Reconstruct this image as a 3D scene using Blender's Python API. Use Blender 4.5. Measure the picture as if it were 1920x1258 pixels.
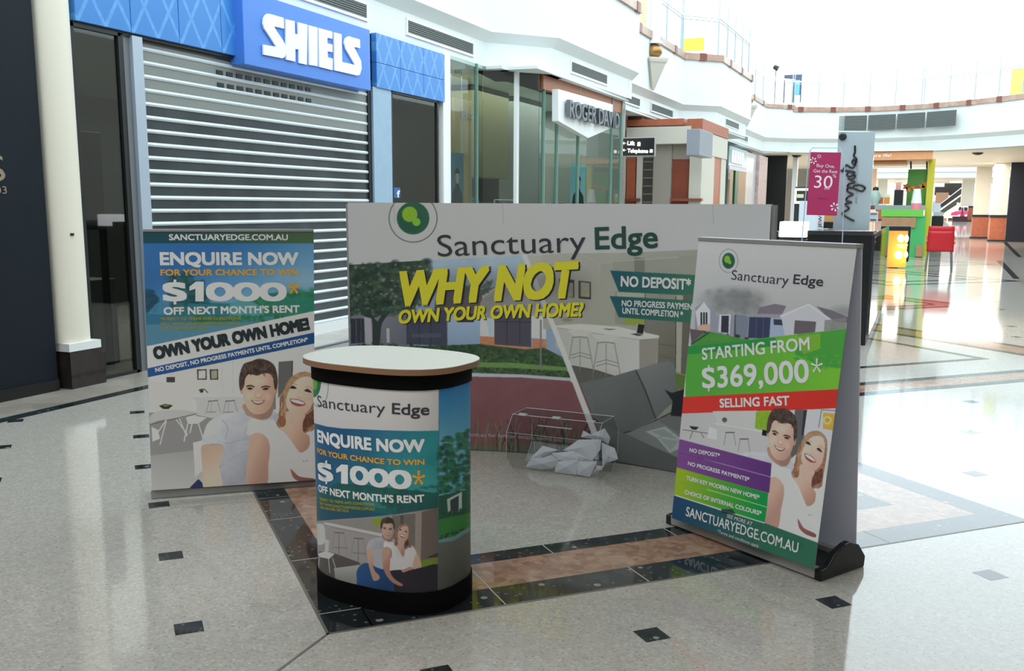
import bpy, math, random
import numpy as np
from mathutils import Vector, Matrix
random.seed(7); rng = np.random.default_rng(7)
for o in list(bpy.data.objects): bpy.data.objects.remove(o)
sc = bpy.context.scene; COL = sc.collection
PI = math.pi
# ------------------------------------------------------------------ camera
FPX, YAW, PITCH, ROLL, PPY, EYE = 1830.604, -0.3931496, 0.1642057, -0.0054648, 690.0, 1.6
_f = np.array([math.sin(YAW)*math.cos(PITCH), math.cos(YAW)*math.cos(PITCH), -math.sin(PITCH)])
_r = np.array([math.cos(YAW), -math.sin(YAW), 0.0]); _d = np.cross(_f, _r)
_r2 = math.cos(ROLL)*_r + math.sin(ROLL)*_d; _d2 = -math.sin(ROLL)*_r + math.cos(ROLL)*_d
CM = np.array([_r2, _d2, _f]); EYEP = np.array([0, 0, EYE])
cam = bpy.data.cameras.new('camera'); camo = bpy.data.objects.new('camera', cam); COL.objects.link(camo)
cam.sensor_fit = 'HORIZONTAL'; cam.sensor_width = 36; cam.lens = FPX*36/1920; cam.shift_y = (PPY-629)/1920
cam.clip_start = .05; cam.clip_end = 600
m = Matrix.Identity(4)
for i in range(3):
    m[i][0] = _r2[i]; m[i][1] = -_d2[i]; m[i][2] = -_f[i]
m.translation = (0, 0, EYE); camo.matrix_world = m
sc.camera = camo
# ------------------------------------------------------------------ light
w = bpy.data.worlds.new('daylight'); sc.world = w; w.use_nodes = True
bg = w.node_tree.nodes['Background']; bg.inputs[0].default_value = (.81, .942, 1.0, 1); bg.inputs[1].default_value = 3.2
sc.view_settings.view_transform = 'Standard'; sc.view_settings.look = 'None'; sc.view_settings.gamma = 1
sc.view_settings.exposure = 0.0; sc.view_settings.use_curve_mapping = False
sc.cycles.max_bounces = 7; sc.cycles.diffuse_bounces = 4; sc.cycles.glossy_bounces = 4
sc.cycles.transmission_bounces = 6; sc.cycles.transparent_max_bounces = 12
sc.cycles.caustics_reflective = False; sc.cycles.caustics_refractive = False
try: sc.cycles.sample_clamp_indirect = 6
except Exception: pass
def area(name, loc, size, power, col, rot=(0, 0, 0)):
    l = bpy.data.lights.new(name, 'AREA'); l.shape = 'RECTANGLE'; l.size, l.size_y = size; l.energy = power; l.color = col
    o = bpy.data.objects.new(name, l); o.location = loc; o.rotation_euler = rot; COL.objects.link(o); return o
for y in (-7.5, -3.5, 0.0): area('ceiling_panel_light', (-1.6, y, 4.78), (5.0, 1.2), 95, (1, .96, .95))

# ------------------------------------------------------------------ projection helpers (photo pixel -> point on a real surface)
def ray(u, v): return CM.T @ np.array([(u-960)/FPX, (v-PPY)/FPX, 1.0])
def G(u, v, z=0.0): d = ray(u, v); t = (z-EYE)/d[2]; return EYEP+d*t
def onX(u, v, x): d = ray(u, v); return EYEP+d*(x/d[0])
def onY(u, v, y): d = ray(u, v); return EYEP+d*(y/d[1])
def onP(u, v, P, n): d = ray(u, v); return EYEP+d*(((np.array(P)-EYEP)@n)/(d@n))
def atXY(u, v, X, Y): d = ray(u, v); t = math.hypot(X, Y)/math.hypot(d[0], d[1]); return EYEP+d*t
def proj(P):
    c = (np.asarray(P)-EYEP) @ CM.T
    return 960+FPX*c[..., 0]/c[..., 2], PPY+FPX*c[..., 1]/c[..., 2]
def AB(a, b, z=0.0): s = math.sqrt(.5); return ((a-b)*s, (a+b)*s, z)
# ------------------------------------------------------------------ materials
def s2l(c):
    c = np.asarray(c, float)/255.0
    return np.where(c <= .04045, c/12.92, ((c+.055)/1.055)**2.4)
MATS = {}
def mat(name, rgb, rough=.55, metal=0.0, spec=.5, noise=0.0, nscale=8.0, emit=None, es=1.0, alpha=None, trans=0.0, coat=0.0, bump=0.0, bscale=40):
    if name in MATS: return MATS[name]
    m = bpy.data.materials.new(name); m.use_nodes = True; nt = m.node_tree; b = nt.nodes['Principled BSDF']
    c = tuple(s2l(rgb))+(1,)
    b.inputs['Base Color'].default_value = c; b.inputs['Roughness'].default_value = rough; b.inputs['Metallic'].default_value = metal
    b.inputs['Specular IOR Level'].default_value = spec; b.inputs['Coat Weight'].default_value = coat
    if trans: b.inputs['Transmission Weight'].default_value = trans
    if alpha is not None: b.inputs['Alpha'].default_value = alpha
    if emit is not None:
        b.inputs['Emission Color'].default_value = tuple(s2l(emit))+(1,); b.inputs['Emission Strength'].default_value = es
    if noise or bump:
        tc = nt.nodes.new('ShaderNodeTexCoord')
    if noise:
        n = nt.nodes.new('ShaderNodeTexNoise'); n.inputs['Scale'].default_value = nscale; n.inputs['Detail'].default_value = 4
        nt.links.new(tc.outputs['Object'], n.inputs['Vector'])
        r = nt.nodes.new('ShaderNodeMapRange'); r.inputs['From Min'].default_value = .3; r.inputs['From Max'].default_value = .7
        r.inputs['To Min'].default_value = 1-noise; r.inputs['To Max'].default_value = 1+noise*.6
        nt.links.new(n.outputs['Fac'], r.inputs['Value'])
        mx = nt.nodes.new('ShaderNodeVectorMath'); mx.operation = 'SCALE'; mx.inputs[0].default_value = c[:3]
        nt.links.new(r.outputs['Result'], mx.inputs['Scale']); nt.links.new(mx.outputs['Vector'], b.inputs['Base Color'])
    if bump:
        n2 = nt.nodes.new('ShaderNodeTexNoise'); n2.inputs['Scale'].default_value = bscale; nt.links.new(tc.outputs['Object'], n2.inputs['Vector'])
        bp = nt.nodes.new('ShaderNodeBump'); bp.inputs['Strength'].default_value = bump; nt.links.new(n2.outputs['Fac'], bp.inputs['Height'])
        nt.links.new(bp.outputs['Normal'], b.inputs['Normal'])
    MATS[name] = m; return m
def stone(name, stops, vscale, nscale, rough=.07, chips=None, chipscale=60, chipw=.25):
    """polished stone: voronoi cells coloured through a ramp, plus small chips"""
    m = bpy.data.materials.new(name); m.use_nodes = True; nt = m.node_tree; b = nt.nodes['Principled BSDF']
    N = nt.nodes.new; L = nt.links.new
    tc = N('ShaderNodeTexCoord'); n = N('ShaderNodeTexNoise'); n.inputs['Scale'].default_value = nscale; n.inputs['Detail'].default_value = 8; n.inputs['Roughness'].default_value = .65
    L(tc.outputs['Object'], n.inputs['Vector'])
    v = N('ShaderNodeTexVoronoi'); v.inputs['Scale'].default_value = vscale; L(tc.outputs['Object'], v.inputs['Vector'])
    sp = N('ShaderNodeSeparateColor'); L(v.outputs['Color'], sp.inputs[0])
    a = N('ShaderNodeMath'); a.operation = 'MULTIPLY_ADD'; a.inputs[1].default_value = .45; L(sp.outputs[0], a.inputs[0])
    sc_ = N('ShaderNodeMath'); sc_.operation = 'MULTIPLY'; sc_.inputs[1].default_value = .55; L(n.outputs['Fac'], sc_.inputs[0]); L(sc_.outputs[0], a.inputs[2])
    r = N('ShaderNodeValToRGB'); el = r.color_ramp.elements
    while len(el) < len(stops): el.new(.5)
    for e, (p, c) in zip(el, stops): e.position = p; e.color = tuple(s2l(c))+(1,)
    L(a.outputs[0], r.inputs[0]); out = r.outputs[0]
    if chips:
        for k, (cc, lo, sd) in enumerate(chips):
            v2 = N('ShaderNodeTexVoronoi'); v2.inputs['Scale'].default_value = chipscale*sd
            mp = N('ShaderNodeMapping'); mp.inputs['Location'].default_value = (k*3.1, k*1.7, 0); L(tc.outputs['Object'], mp.inputs[0]); L(mp.outputs[0], v2.inputs['Vector'])
            s2 = N('ShaderNodeSeparateColor'); L(v2.outputs['Color'], s2.inputs[0])
            g = N('ShaderNodeMath'); g.operation = 'GREATER_THAN'; g.inputs[1].default_value = lo; L(s2.outputs[1], g.inputs[0])
            d = N('ShaderNodeMath'); d.operation = 'LESS_THAN'; d.inputs[1].default_value = chipw; L(v2.outputs['Distance'], d.inputs[0])
            mu = N('ShaderNodeMath'); mu.operation = 'MULTIPLY'; L(g.outputs[0], mu.inputs[0]); L(d.outputs[0], mu.inputs[1])
            mx = N('ShaderNodeMixRGB'); mx.inputs[2].default_value = tuple(s2l(cc))+(1,); L(mu.outputs[0], mx.inputs[0]); L(out, mx.inputs[1]); out = mx.outputs[0]
    L(out, b.inputs['Base Color']); b.inputs['Roughness'].default_value = rough; b.inputs['IOR'].default_value = 1.55
    MATS[name] = m; return m
def glass(name, tint=(200, 215, 210), a=.12, rough=0.02, refl=1.5):
    """thin window glass: clear pass-through, tinted, with a mirror reflection that grows at grazing angles"""
    m = bpy.data.materials.new(name); m.use_nodes = True; nt = m.node_tree; nt.nodes.clear(); N = nt.nodes.new; L = nt.links.new
    o = N('ShaderNodeOutputMaterial'); t = N('ShaderNodeBsdfTransparent'); t.inputs[0].default_value = tuple(s2l(tint))+(1,)
    g = N('ShaderNodeBsdfGlossy'); g.inputs['Roughness'].default_value = rough
    f = N('ShaderNodeFresnel'); f.inputs['IOR'].default_value = refl
    ad = N('ShaderNodeMath'); ad.operation = 'MAXIMUM'; ad.inputs[1].default_value = a; L(f.outputs[0], ad.inputs[0])
    ge = N('ShaderNodeNewGeometry'); iv_ = N('ShaderNodeMath'); iv_.operation = 'SUBTRACT'; iv_.inputs[0].default_value = 1; L(ge.outputs['Backfacing'], iv_.inputs[1]); mu = N('ShaderNodeMath'); mu.operation = 'MULTIPLY'; L(ad.outputs[0], mu.inputs[0]); L(iv_.outputs[0], mu.inputs[1])
    mx = N('ShaderNodeMixShader'); L(mu.outputs[0], mx.inputs[0]); L(t.outputs[0], mx.inputs[1]); L(g.outputs[0], mx.inputs[2]); L(mx.outputs[0], o.inputs[0])
    MATS[name] = m; return m
M_white = mat('white_plaster', (226, 231, 230), .6, noise=.02, nscale=1.5)
M_cream = mat('cream_paint', (232, 225, 208), .5)
M_dwhite = mat('white_powder_coat', (235, 236, 236), .35)
M_navy = mat('dark_navy_board', (21, 29, 38), .55, noise=.12, nscale=3, spec=.2)
M_black = mat('black_laminate', (14, 15, 17), .35)
M_blackf = mat('black_fabric_band', (5, 5, 6), .8, spec=.15)
M_alu = mat('brushed_aluminium', (172, 172, 170), .4, .25)
M_steel = mat('painted_steel_frame', (176, 188, 202), .4, .2)
M_dark = mat('dark_metal', (40, 42, 44), .45, .3)
M_grill = mat('grey_louvre', (104, 110, 108), .6)
M_brass = mat('brass_ball', (168, 128, 80), .3, .7)
M_cap = stone('brown_stone_cap', [(0, (158, 120, 104)), (.5, (178, 146, 130)), (1, (196, 172, 158))], 5, 6, rough=.35)
M_capd = mat('dark_brown_cap_block', (128, 72, 56), .4)
M_ter = stone('terrazzo_floor', [(.2, (168, 162, 153)), (.5, (178, 172, 163)), (.8, (187, 182, 174))], 90, 14, rough=.075,
              chips=[((193, 189, 181), .84, 1.0), ((150, 143, 133), .92, 1.5), ((170, 160, 148), .86, .8)], chipscale=58, chipw=.4)
M_mdark = stone('black_marble', [(0, (22, 26, 28)), (.6, (36, 42, 44)), (.8, (58, 64, 66)), (1, (80, 84, 84))], 14, 5, rough=.07,
                chips=[((140, 138, 132), .93, 1.0), ((92, 94, 92), .85, 2.0)], chipscale=22, chipw=.34)
M_mbrown = stone('brown_marble', [(0, (118, 84, 66)), (.4, (152, 116, 94)), (.7, (172, 138, 116)), (1, (192, 164, 144))], 24, 30, rough=.07)
M_beige = stone('beige_marble', [(0, (132, 124, 112)), (.5, (160, 152, 140)), (1, (182, 176, 166))], 3, 9, rough=.1)
M_plinth = stone('dark_plinth_marble', [(0, (38, 33, 33)), (.6, (54, 46, 45)), (1, (92, 80, 76))], 6, 9, rough=.12)
M_joint = mat('bronze_joint', (98, 92, 84), .4)
M_terra = mat('terracotta_tile', (172, 96, 68), .4, noise=.12, nscale=6)
M_terrad = mat('terracotta_wall', (140, 66, 44), .5, noise=.1, nscale=4)
M_glassw = glass('shop_glass', (222, 232, 228), .12)
M_glassd = glass('dark_shop_glass', (205, 212, 206), .14)
M_glassb = glass('balustrade_glass', (232, 240, 240), .04)
M_acr = glass('clear_acrylic', (240, 242, 242), .03, .03, 1.3)
# ------------------------------------------------------------------ mesh helpers
def tag(o, label=None, cat=None, group=None, kind=None):
    if label: o['label'] = label
    if cat: o['category'] = cat
    if group: o['group'] = group
    if kind: o['kind'] = kind
    return o
def empty(name, loc=(0, 0, 0), label=None, cat=None, group=None, rz=0):
    o = bpy.data.objects.new(name, None); COL.objects.link(o); o.location = loc; o.rotation_euler = (0, 0, rz); o.empty_display_size = .1
    return tag(o, label, cat, group)
class MB:
    def __init__(s): s.v = []; s.f = []
    def add(s, vs, fs):
        k = len(s.v); s.v += [tuple(map(float, p)) for p in vs]; s.f += [tuple(i+k for i in f) for f in fs]; return s
    def box(s, x0, x1, y0, y1, z0, z1):
        return s.add([(x0, y0, z0), (x1, y0, z0), (x1, y1, z0), (x0, y1, z0), (x0, y0, z1), (x1, y0, z1), (x1, y1, z1), (x0, y1, z1)],
                     [(0, 3, 2, 1), (4, 5, 6, 7), (0, 1, 5, 4), (1, 2, 6, 5), (2, 3, 7, 6), (3, 0, 4, 7)])
    def ext(s, poly, vec):
        """polygon (3D points) pushed along vec"""
        n = len(poly); p = [np.array(q, float) for q in poly]; q = [a+np.array(vec, float) for a in p]
        return s.add(p+q, [tuple(range(n))[::-1], tuple(range(n, 2*n))]+[(i, (i+1) % n, n+(i+1) % n, n+i) for i in range(n)])
    def prism(s, xy, z0, z1): return s.ext([(x, y, z0) for x, y in xy], (0, 0, z1-z0))
    def slab(s, a, b, t, z0, z1):
        """upright slab from a to b (xy), thickness t to the right side of a->b"""
        a = np.array(a, float); b = np.array(b, float); d = (b-a)/np.linalg.norm(b-a); n = np.array([d[1], -d[0]])*t
        return s.prism([a, b, b+n, a+n], z0, z1)
    def tube(s, pts, r, n=8, cap=True):
        pts = [np.array(p, float) for p in pts]; k = len(s.v); R = r if hasattr(r, '__len__') else [r]*len(pts)
        for i, p in enumerate(pts):
            t = (pts[min(i+1, len(pts)-1)]-pts[max(i-1, 0)]); t = t/np.linalg.norm(t)
            a = np.cross(t, (0, 0, 1) if abs(t[2]) < .9 else (1, 0, 0)); a /= np.linalg.norm(a); b = np.cross(t, a)
            for j in range(n):
                q = p+R[i]*(math.cos(2*PI*j/n)*a+math.sin(2*PI*j/n)*b); s.v.append(tuple(q))
        for i in range(len(pts)-1):
            for j in range(n): s.f.append((k+i*n+j, k+i*n+(j+1) % n, k+(i+1)*n+(j+1) % n, k+(i+1)*n+j))
        if cap: s.f.append(tuple(k+j for j in range(n))[::-1]); s.f.append(tuple(k+(len(pts)-1)*n+j for j in range(n)))
        return s
    def lathe(s, c, prof, n=24):
        k = len(s.v)
        for r, z in prof:
            for j in range(n): s.v.append((c[0]+r*math.cos(2*PI*j/n), c[1]+r*math.sin(2*PI*j/n), c[2]+z))
        for i in range(len(prof)-1):
            for j in range(n): s.f.append((k+i*n+j, k+i*n+(j+1) % n, k+(i+1)*n+(j+1) % n, k+(i+1)*n+j))
        s.f.append(tuple(k+j for j in range(n))[::-1]); s.f.append(tuple(k+(len(prof)-1)*n+j for j in range(n))); return s
    def build(s, name, m, parent=None, smooth=False, bevel=0, kind=None, label=None, cat=None, group=None):
        me = bpy.data.meshes.new(name); v = s.v
        if parent is not None:
            iv = parent.matrix_basis.inverted()
            pp = parent.parent
            while pp is not None: iv = iv @ pp.matrix_basis.inverted(); pp = pp.parent
            v = [tuple(iv @ Vector(p)) for p in v]
        me.from_pydata(v, [], s.f); me.update(); o = bpy.data.objects.new(name, me); COL.objects.link(o); me.materials.append(m)
        if parent is not None: o.parent = parent
        if smooth:
            me.polygons.foreach_set('use_smooth', [True]*len(me.polygons))
            try: me.set_sharp_from_angle(angle=math.radians(40))
            except Exception: pass
        if bevel:
            b = o.modifiers.new('b', 'BEVEL'); b.width = bevel; b.segments = 2; b.limit_method = 'ANGLE'
        return tag(o, label, cat, group, kind)
def copy_tree(o, loc=None, label=None, parent=None):
    c = o.copy(); COL.objects.link(c)
    if parent is not None: c.parent = parent
    if loc is not None: c.location = loc
    if label: c['label'] = label
    for ch in list(o.children): copy_tree(ch, parent=c)
    return c
# ------------------------------------------------------------------ text
def text_mesh(s, bold=0.0, shear=0.0, spacing=1.0):
    c = bpy.data.curves.new('t', 'FONT'); c.body = s; c.size = 1; c.offset = bold; c.shear = shear; c.space_character = spacing
    c.resolution_u = 4
    o = bpy.data.objects.new('t', c); COL.objects.link(o); bpy.context.view_layer.update()
    dg = bpy.context.evaluated_depsgraph_get(); me = bpy.data.meshes.new_from_object(o.evaluated_get(dg))
    v = np.zeros(len(me.vertices)*3); me.vertices.foreach_get('co', v); v = v.reshape(-1, 3)[:, :2]
    f = [tuple(p.vertices) for p in me.polygons]
    bpy.data.objects.remove(o); bpy.data.curves.remove(c); bpy.data.meshes.remove(me)
    return v, f
_cap = text_mesh('H')[0][:, 1].max()
def text_on(S, s, p0, p1, cap, m, parent, bold=0.0, shear=0.0, off=.0015, spacing=1.0, name='lettering', depth=0.0, label=None, fitcap=None):
    """lettering fitted between two photo points on surface S; cap = capital height in photo pixels"""
    v, f = text_mesh(s, min(bold, 0), shear, spacing); bold = max(bold, 0)
    a = np.array(S.inv(*p0)); b = np.array(S.inv(*p1)); d = b-a; Lw = np.linalg.norm(d); d /= Lw; up = np.array([-d[1], d[0]])
    c = np.array(S.inv(p0[0], p0[1]-cap)); H = abs((c-a)@up)
    r_ = bold*H/(_cap+2*bold); x = (v[:, 0]-v[:, 0].min())/(v[:, 0].max()-v[:, 0].min())*(Lw-2*r_)+r_; y = v[:, 1]/_cap*(H-2*r_)+r_
    if bold > 0:  # heavier strokes: the outline laid down again all round
        nd = 8 if bold > .03 else 6; n0 = len(v); f0 = list(f); k_ = [(0, 0)]+[(1, 1), (1, -1), (-1, 1), (-1, -1), (1, 0), (-1, 0), (0, 1), (0, -1)][:8 if bold > .03 else 4]; k_ = [(c*.9, q*.9) for c, q in k_]
        x, y = np.concatenate([x+r_*c for c, _ in k_]), np.concatenate([y+r_*q for _, q in k_]); f = [tuple(i+n0*j for i in g) for j in range(len(k_)) for g in f0]
    q = a+np.outer(x, d)+np.outer(y, up)
    P, Nn = S.fwd(q[:, 0], q[:, 1]); lay = np.arange(len(P))//(len(v))*2.5e-5; P = P+Nn*(off+lay[:, None]); mb = MB()
    if depth: # raised letters
        n = len(P); mb.v = [tuple(p) for p in P+Nn*depth]+[tuple(p) for p in P]; mb.f = list(f)
        from collections import Counter
        ec = Counter(); 
        for fc in f:
            for i in range(len(fc)): e = (fc[i], fc[(i+1) % len(fc)]); ec[tuple(sorted(e))] += 1
        for fc in f:
            for i in range(len(fc)):
                e = (fc[i], fc[(i+1) % len(fc)])
                if ec[tuple(sorted(e))] == 1: mb.f.append((e[0], e[0]+n, e[1]+n, e[1]))
    else:
        mb.v = [tuple(p) for p in P]; mb.f = list(f)
    return mb.build(name, m, parent, label=label)
def dollar(S, p0, p1, cap, m, parent, b=.06):
    text_on(S, 'S', p0, p1, cap, m, parent, bold=b, off=.002)
    x0 = (p0[0]+p1[0])/2; yb = (p0[1]+p1[1])/2; w_ = abs(p1[0]-p0[0])*.055; mb = MB()
    for a_, b_ in ((yb-cap*1.14, yb-cap*.96), (yb-cap*.04, yb+cap*.16)):
        q = [S.inv(x0-w_, b_), S.inv(x0+w_, b_), S.inv(x0+w_, a_), S.inv(x0-w_, a_)]; P, Nn = S.fwd(np.array([c[0] for c in q]), np.array([c[1] for c in q])); MB().add(P+Nn*.002, [(0, 1, 2, 3)]).build('lettering', m, parent)
def one(S, xa, xb, y, cap, m, parent, dy=0):
    q = [S.inv(xa+(xb-xa)*a_, y-cap*(1-b_)+dy*a_) for a_, b_ in ((.42, 1), (1, 1), (1, 0), (.45, 0), (0, .26), (.0, .46), (.42, .36))]; P, Nn = S.fwd(np.array([c[0] for c in q]), np.array([c[1] for c in q]))
    MB().add(P+Nn*.002, [(0, 1, 2, 6), (6, 2, 3), (6, 3, 4, 5)]).build('lettering', m, parent)
def star(S, c, rx, ry, m, parent, wd=.42):
    mb = MB()
    for k in range(5):
        a_ = -PI/2+k*2*PI/5; h = wd*.5; pts = [(-h*.5, 0), (h*.5, 0), (h, 1), (-h, 1)]
        q = [S.inv(c[0]+rx*(t*math.cos(a_)-s*math.sin(a_)), c[1]+ry*(t*math.sin(a_)+s*math.cos(a_))) for s, t in pts]; P, Nn = S.fwd(np.array([v[0] for v in q]), np.array([v[1] for v in q])); mb.add(P+Nn*(.002+.0001*k), [(3, 2, 1, 0)])
    mb.build('lettering', m, parent)
class Flat:
    def __init__(s, P, D, U): s.P = np.array(P, float); s.D = np.array(D, float)/np.linalg.norm(D); s.U = np.array(U, float)/np.linalg.norm(U); s.N = np.cross(s.D, s.U)
    def fwd(s, a, b): P = s.P+np.outer(np.atleast_1d(a), s.D)+np.outer(np.atleast_1d(b), s.U); return P, np.tile(s.N, (len(P), 1))
    def inv(s, u, v): q = onP(u, v, s.P, s.N)-s.P; return q@s.D, q@s.U
class Ext:
    """vertical surface over a horizontal polyline"""
    def __init__(s, pts, near=True):
        s.p = np.array(pts, float); s.seg = np.diff(s.p, axis=0); s.L = np.linalg.norm(s.seg, axis=1); s.s = np.r_[0, np.cumsum(s.L)]; s.near = near
        t = s.seg/s.L[:, None]; tv = np.vstack([t[:1], (t[:-1]+t[1:])/2, t[-1:]]); s.nv = np.c_[tv[:, 1], -tv[:, 0]]
    def fwd(s, a, b):
        a = np.atleast_1d(a); b = np.atleast_1d(b)
        x = np.interp(a, s.s, s.p[:, 0]); y = np.interp(a, s.s, s.p[:, 1]); nx = np.interp(a, s.s, s.nv[:, 0]); ny = np.interp(a, s.s, s.nv[:, 1])
        n = np.c_[nx, ny, 0*nx]; n /= np.linalg.norm(n, axis=1)[:, None]; return np.c_[x, y, b], n
    def inv(s, u, v):
        d = ray(u, v); best = None
        for i in range(len(s.seg)):
            A = np.array([[d[0], -s.seg[i, 0]], [d[1], -s.seg[i, 1]]]); det = np.linalg.det(A)
            if abs(det) < 1e-9: continue
            t, k = np.linalg.solve(A, s.p[i])
            lo = -.5 if i == 0 else 0; hi = 1.5 if i == len(s.seg)-1 else 1
            if lo <= k <= hi and t > 0 and (best is None or t < best[0]): best = (t, s.s[i]+k*s.L[i])
        if best is None: # beyond the silhouette: use the nearest tangent end
            q = np.abs(np.arctan2(s.p[:, 0], s.p[:, 1])-math.atan2(d[0], d[1])); i = int(q.argmin()); t = np.hypot(*s.p[i])/math.hypot(d[0], d[1]); best = (t, s.s[i])
        return best[1], EYE+d[2]*best[0]

# ================================================================== painted prints (printed pictures on the banners)
class Canvas:
    def __init__(s, x0, y0, x1, y1, k=1.0, base=(180, 180, 180)):
        s.x0, s.y0, s.k = x0, y0, k; s.W = int((x1-x0)*k); s.H = int((y1-y0)*k)
        s.a = np.zeros((s.H, s.W, 3), np.float32)+np.array(base, np.float32); s.T = None
    def _p(s, pts):
        p = np.array(pts, float)
        if s.T is not None: p = s.T(p)
        return (p-[s.x0, s.y0])*s.k
    def _grid(s, bx0, by0, bx1, by1): return np.meshgrid(np.arange(bx0, bx1), np.arange(by0, by1))
    def mask(s, q):
        ss = 2; lo = np.floor(q.min(0)).astype(int)-1; hi = np.ceil(q.max(0)).astype(int)+2
        bx0, by0 = max(lo[0], 0), max(lo[1], 0); bx1, by1 = min(hi[0], s.W), min(hi[1], s.H)
        if bx1 <= bx0 or by1 <= by0: return None
        xs = bx0+(np.arange((bx1-bx0)*ss)+.5)/ss; ys = by0+(np.arange((by1-by0)*ss)+.5)/ss
        ins = np.zeros((len(ys), len(xs)), bool); n = len(q)
        for i in range(n):
            xa, ya = q[i]; xb, yb = q[(i+1) % n]
            if ya == yb: continue
            rows = np.where((ys >= min(ya, yb)) & (ys < max(ya, yb)))[0]
            if len(rows) == 0: continue
            xi = xa+(ys[rows]-ya)/(yb-ya)*(xb-xa); ins[rows] ^= (xs[None, :] > xi[:, None])
        mk = ins.reshape(by1-by0, ss, bx1-bx0, ss).mean((1, 3)); return bx0, by0, bx1, by1, mk
    def blend(s, r, col, al=1.0):
        if r is None: return
        bx0, by0, bx1, by1, mk = r; sub = s.a[by0:by1, bx0:bx1]; mk = (mk*al)[..., None]
        sub[:] = sub*(1-mk)+np.asarray(col, np.float32)*mk
    def poly(s, pts, col, al=1.0, col2=None, g=None, smooth=False, noise=0, nsc=6):
        """g=((x,y),(x,y)) gradient axis from col to col2"""
        q = s._p(pts)
        if smooth: q = spline(q)
        r = s.mask(q)
        if r is None: return
        bx0, by0, bx1, by1, mk = r; c = np.zeros((by1-by0, bx1-bx0, 3), np.float32)+np.array(col, np.float32)
        if col2 is not None:
            gp = s._p(g); X, Y = s._grid(bx0, by0, bx1, by1); d = gp[1]-gp[0]; t = np.clip(((X-gp[0][0])*d[0]+(Y-gp[0][1])*d[1])/(d@d), 0, 1)[..., None]
            c = c*(1-t)+np.array(col2, np.float32)*t
        if noise: c = c+s.nz(bx0, by0, bx1, by1, nsc)[..., None]*noise
        s.blend((bx0, by0, bx1, by1, mk), c, al)
    def nz(s, bx0, by0, bx1, by1, sc_):
        h, w_ = by1-by0, bx1-bx0; out = np.zeros((h, w_), np.float32); amp = 1
        for o_ in range(3):
            st = max(sc_*s.k/2**o_, 1.0); gh, gw = int(h/st)+3, int(w_/st)+3; g = rng.uniform(-1, 1, (gh, gw))
            yy = np.arange(h)/st; xx = np.arange(w_)/st; yi = yy.astype(int); xi = xx.astype(int); fy = (yy-yi)[:, None]; fx = (xx-xi)[None]
            out += amp*((g[yi][:, xi]*(1-fx)+g[yi][:, xi+1]*fx)*(1-fy)+(g[yi+1][:, xi]*(1-fx)+g[yi+1][:, xi+1]*fx)*fy); amp *= .6
        return out
    def blob(s, c, r, col, al=1.0, soft=1.0, ry=None):
        """soft ellipse"""
        p = s._p([c, (c[0]+r, c[1]), (c[0], c[1]+(ry or r))]); rx = max(abs(p[1]-p[0]).max(), .3); ryy = max(abs(p[2]-p[0]).max(), .3); cx, cy = p[0]
        bx0, by0 = max(int(cx-rx*1.6), 0), max(int(cy-ryy*1.6), 0); bx1, by1 = min(int(cx+rx*1.6)+2, s.W), min(int(cy+ryy*1.6)+2, s.H)
        if bx1 <= bx0 or by1 <= by0: return
        X, Y = s._grid(bx0, by0, bx1, by1); d = np.sqrt(((X-cx)/rx)**2+((Y-cy)/ryy)**2)
        e = 1.0/min(rx, ryy)
        mk = np.clip((1-d)/max(soft, e)+.5 if soft < .3 else (1.15-d)/soft, 0, 1); s.blend((bx0, by0, bx1, by1, mk), col, al)
    def line(s, pts, wd, col, al=1.0, smooth=False):
        q = s._p(pts)
        if smooth: q = spline(q, closed=False)
        wd *= s.k*.5
        if s.T is not None: wd *= s.ts
        for a, b in zip(q[:-1], q[1:]):
            d = b-a; L_ = np.hypot(*d)
            if L_ < 1e-6: continue
            n = np.array([-d[1], d[0]])/L_*max(wd, .35); s.blend(s.mask(np.array([a+n, b+n, b-n, a-n])), col, al)
    def foliage(s, pts, n, r, cols, al=.7):
        """leafy dabs inside a polygon"""
        q = np.array(pts, float); lo, hi = q.min(0), q.max(0); k = 0
        while k < n:
            p = rng.uniform(lo, hi)
            ins = False; j = len(q)-1
            for i in range(len(q)):
                if (q[i][1] > p[1]) != (q[j][1] > p[1]) and p[0] < (q[j][0]-q[i][0])*(p[1]-q[i][1])/(q[j][1]-q[i][1])+q[i][0]: ins = not ins
                j = i
            if not ins: k += .2; continue
            k += 1; s.blob(tuple(p), r*rng.uniform(.5, 1.4), cols[rng.integers(len(cols))], al, .8, ry=r*rng.uniform(.4, 1.1))
    def sample(s, u, v):
        x = np.clip((u-s.x0)*s.k-.5, 0, s.W-1.001); y = np.clip((v-s.y0)*s.k-.5, 0, s.H-1.001); xi = x.astype(int); yi = y.astype(int); fx = (x-xi)[:, None]; fy = (y-yi)[:, None]
        a = s.a; return (a[yi, xi]*(1-fx)+a[yi, xi+1]*fx)*(1-fy)+(a[yi+1, xi]*(1-fx)+a[yi+1, xi+1]*fx)*fy
def spline(q, closed=True, n=6):
    q = np.array(q, float); out = []; N_ = len(q)
    rngk = range(N_) if closed else range(N_-1)
    for i in rngk:
        g = (lambda k: q[k % N_]) if closed else (lambda k: q[min(max(k, 0), N_-1)])
        p0, p1, p2, p3 = g(i-1), g(i), g(i+1), g(i+2)
        for t in np.arange(n)/n: out.append(.5*((2*p1)+(-p0+p2)*t+(2*p0-5*p1+4*p2-p3)*t*t+(-p0+3*p1-3*p2+p3)*t**3))
    if not closed: out.append(q[-1])
    return np.array(out)
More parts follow.
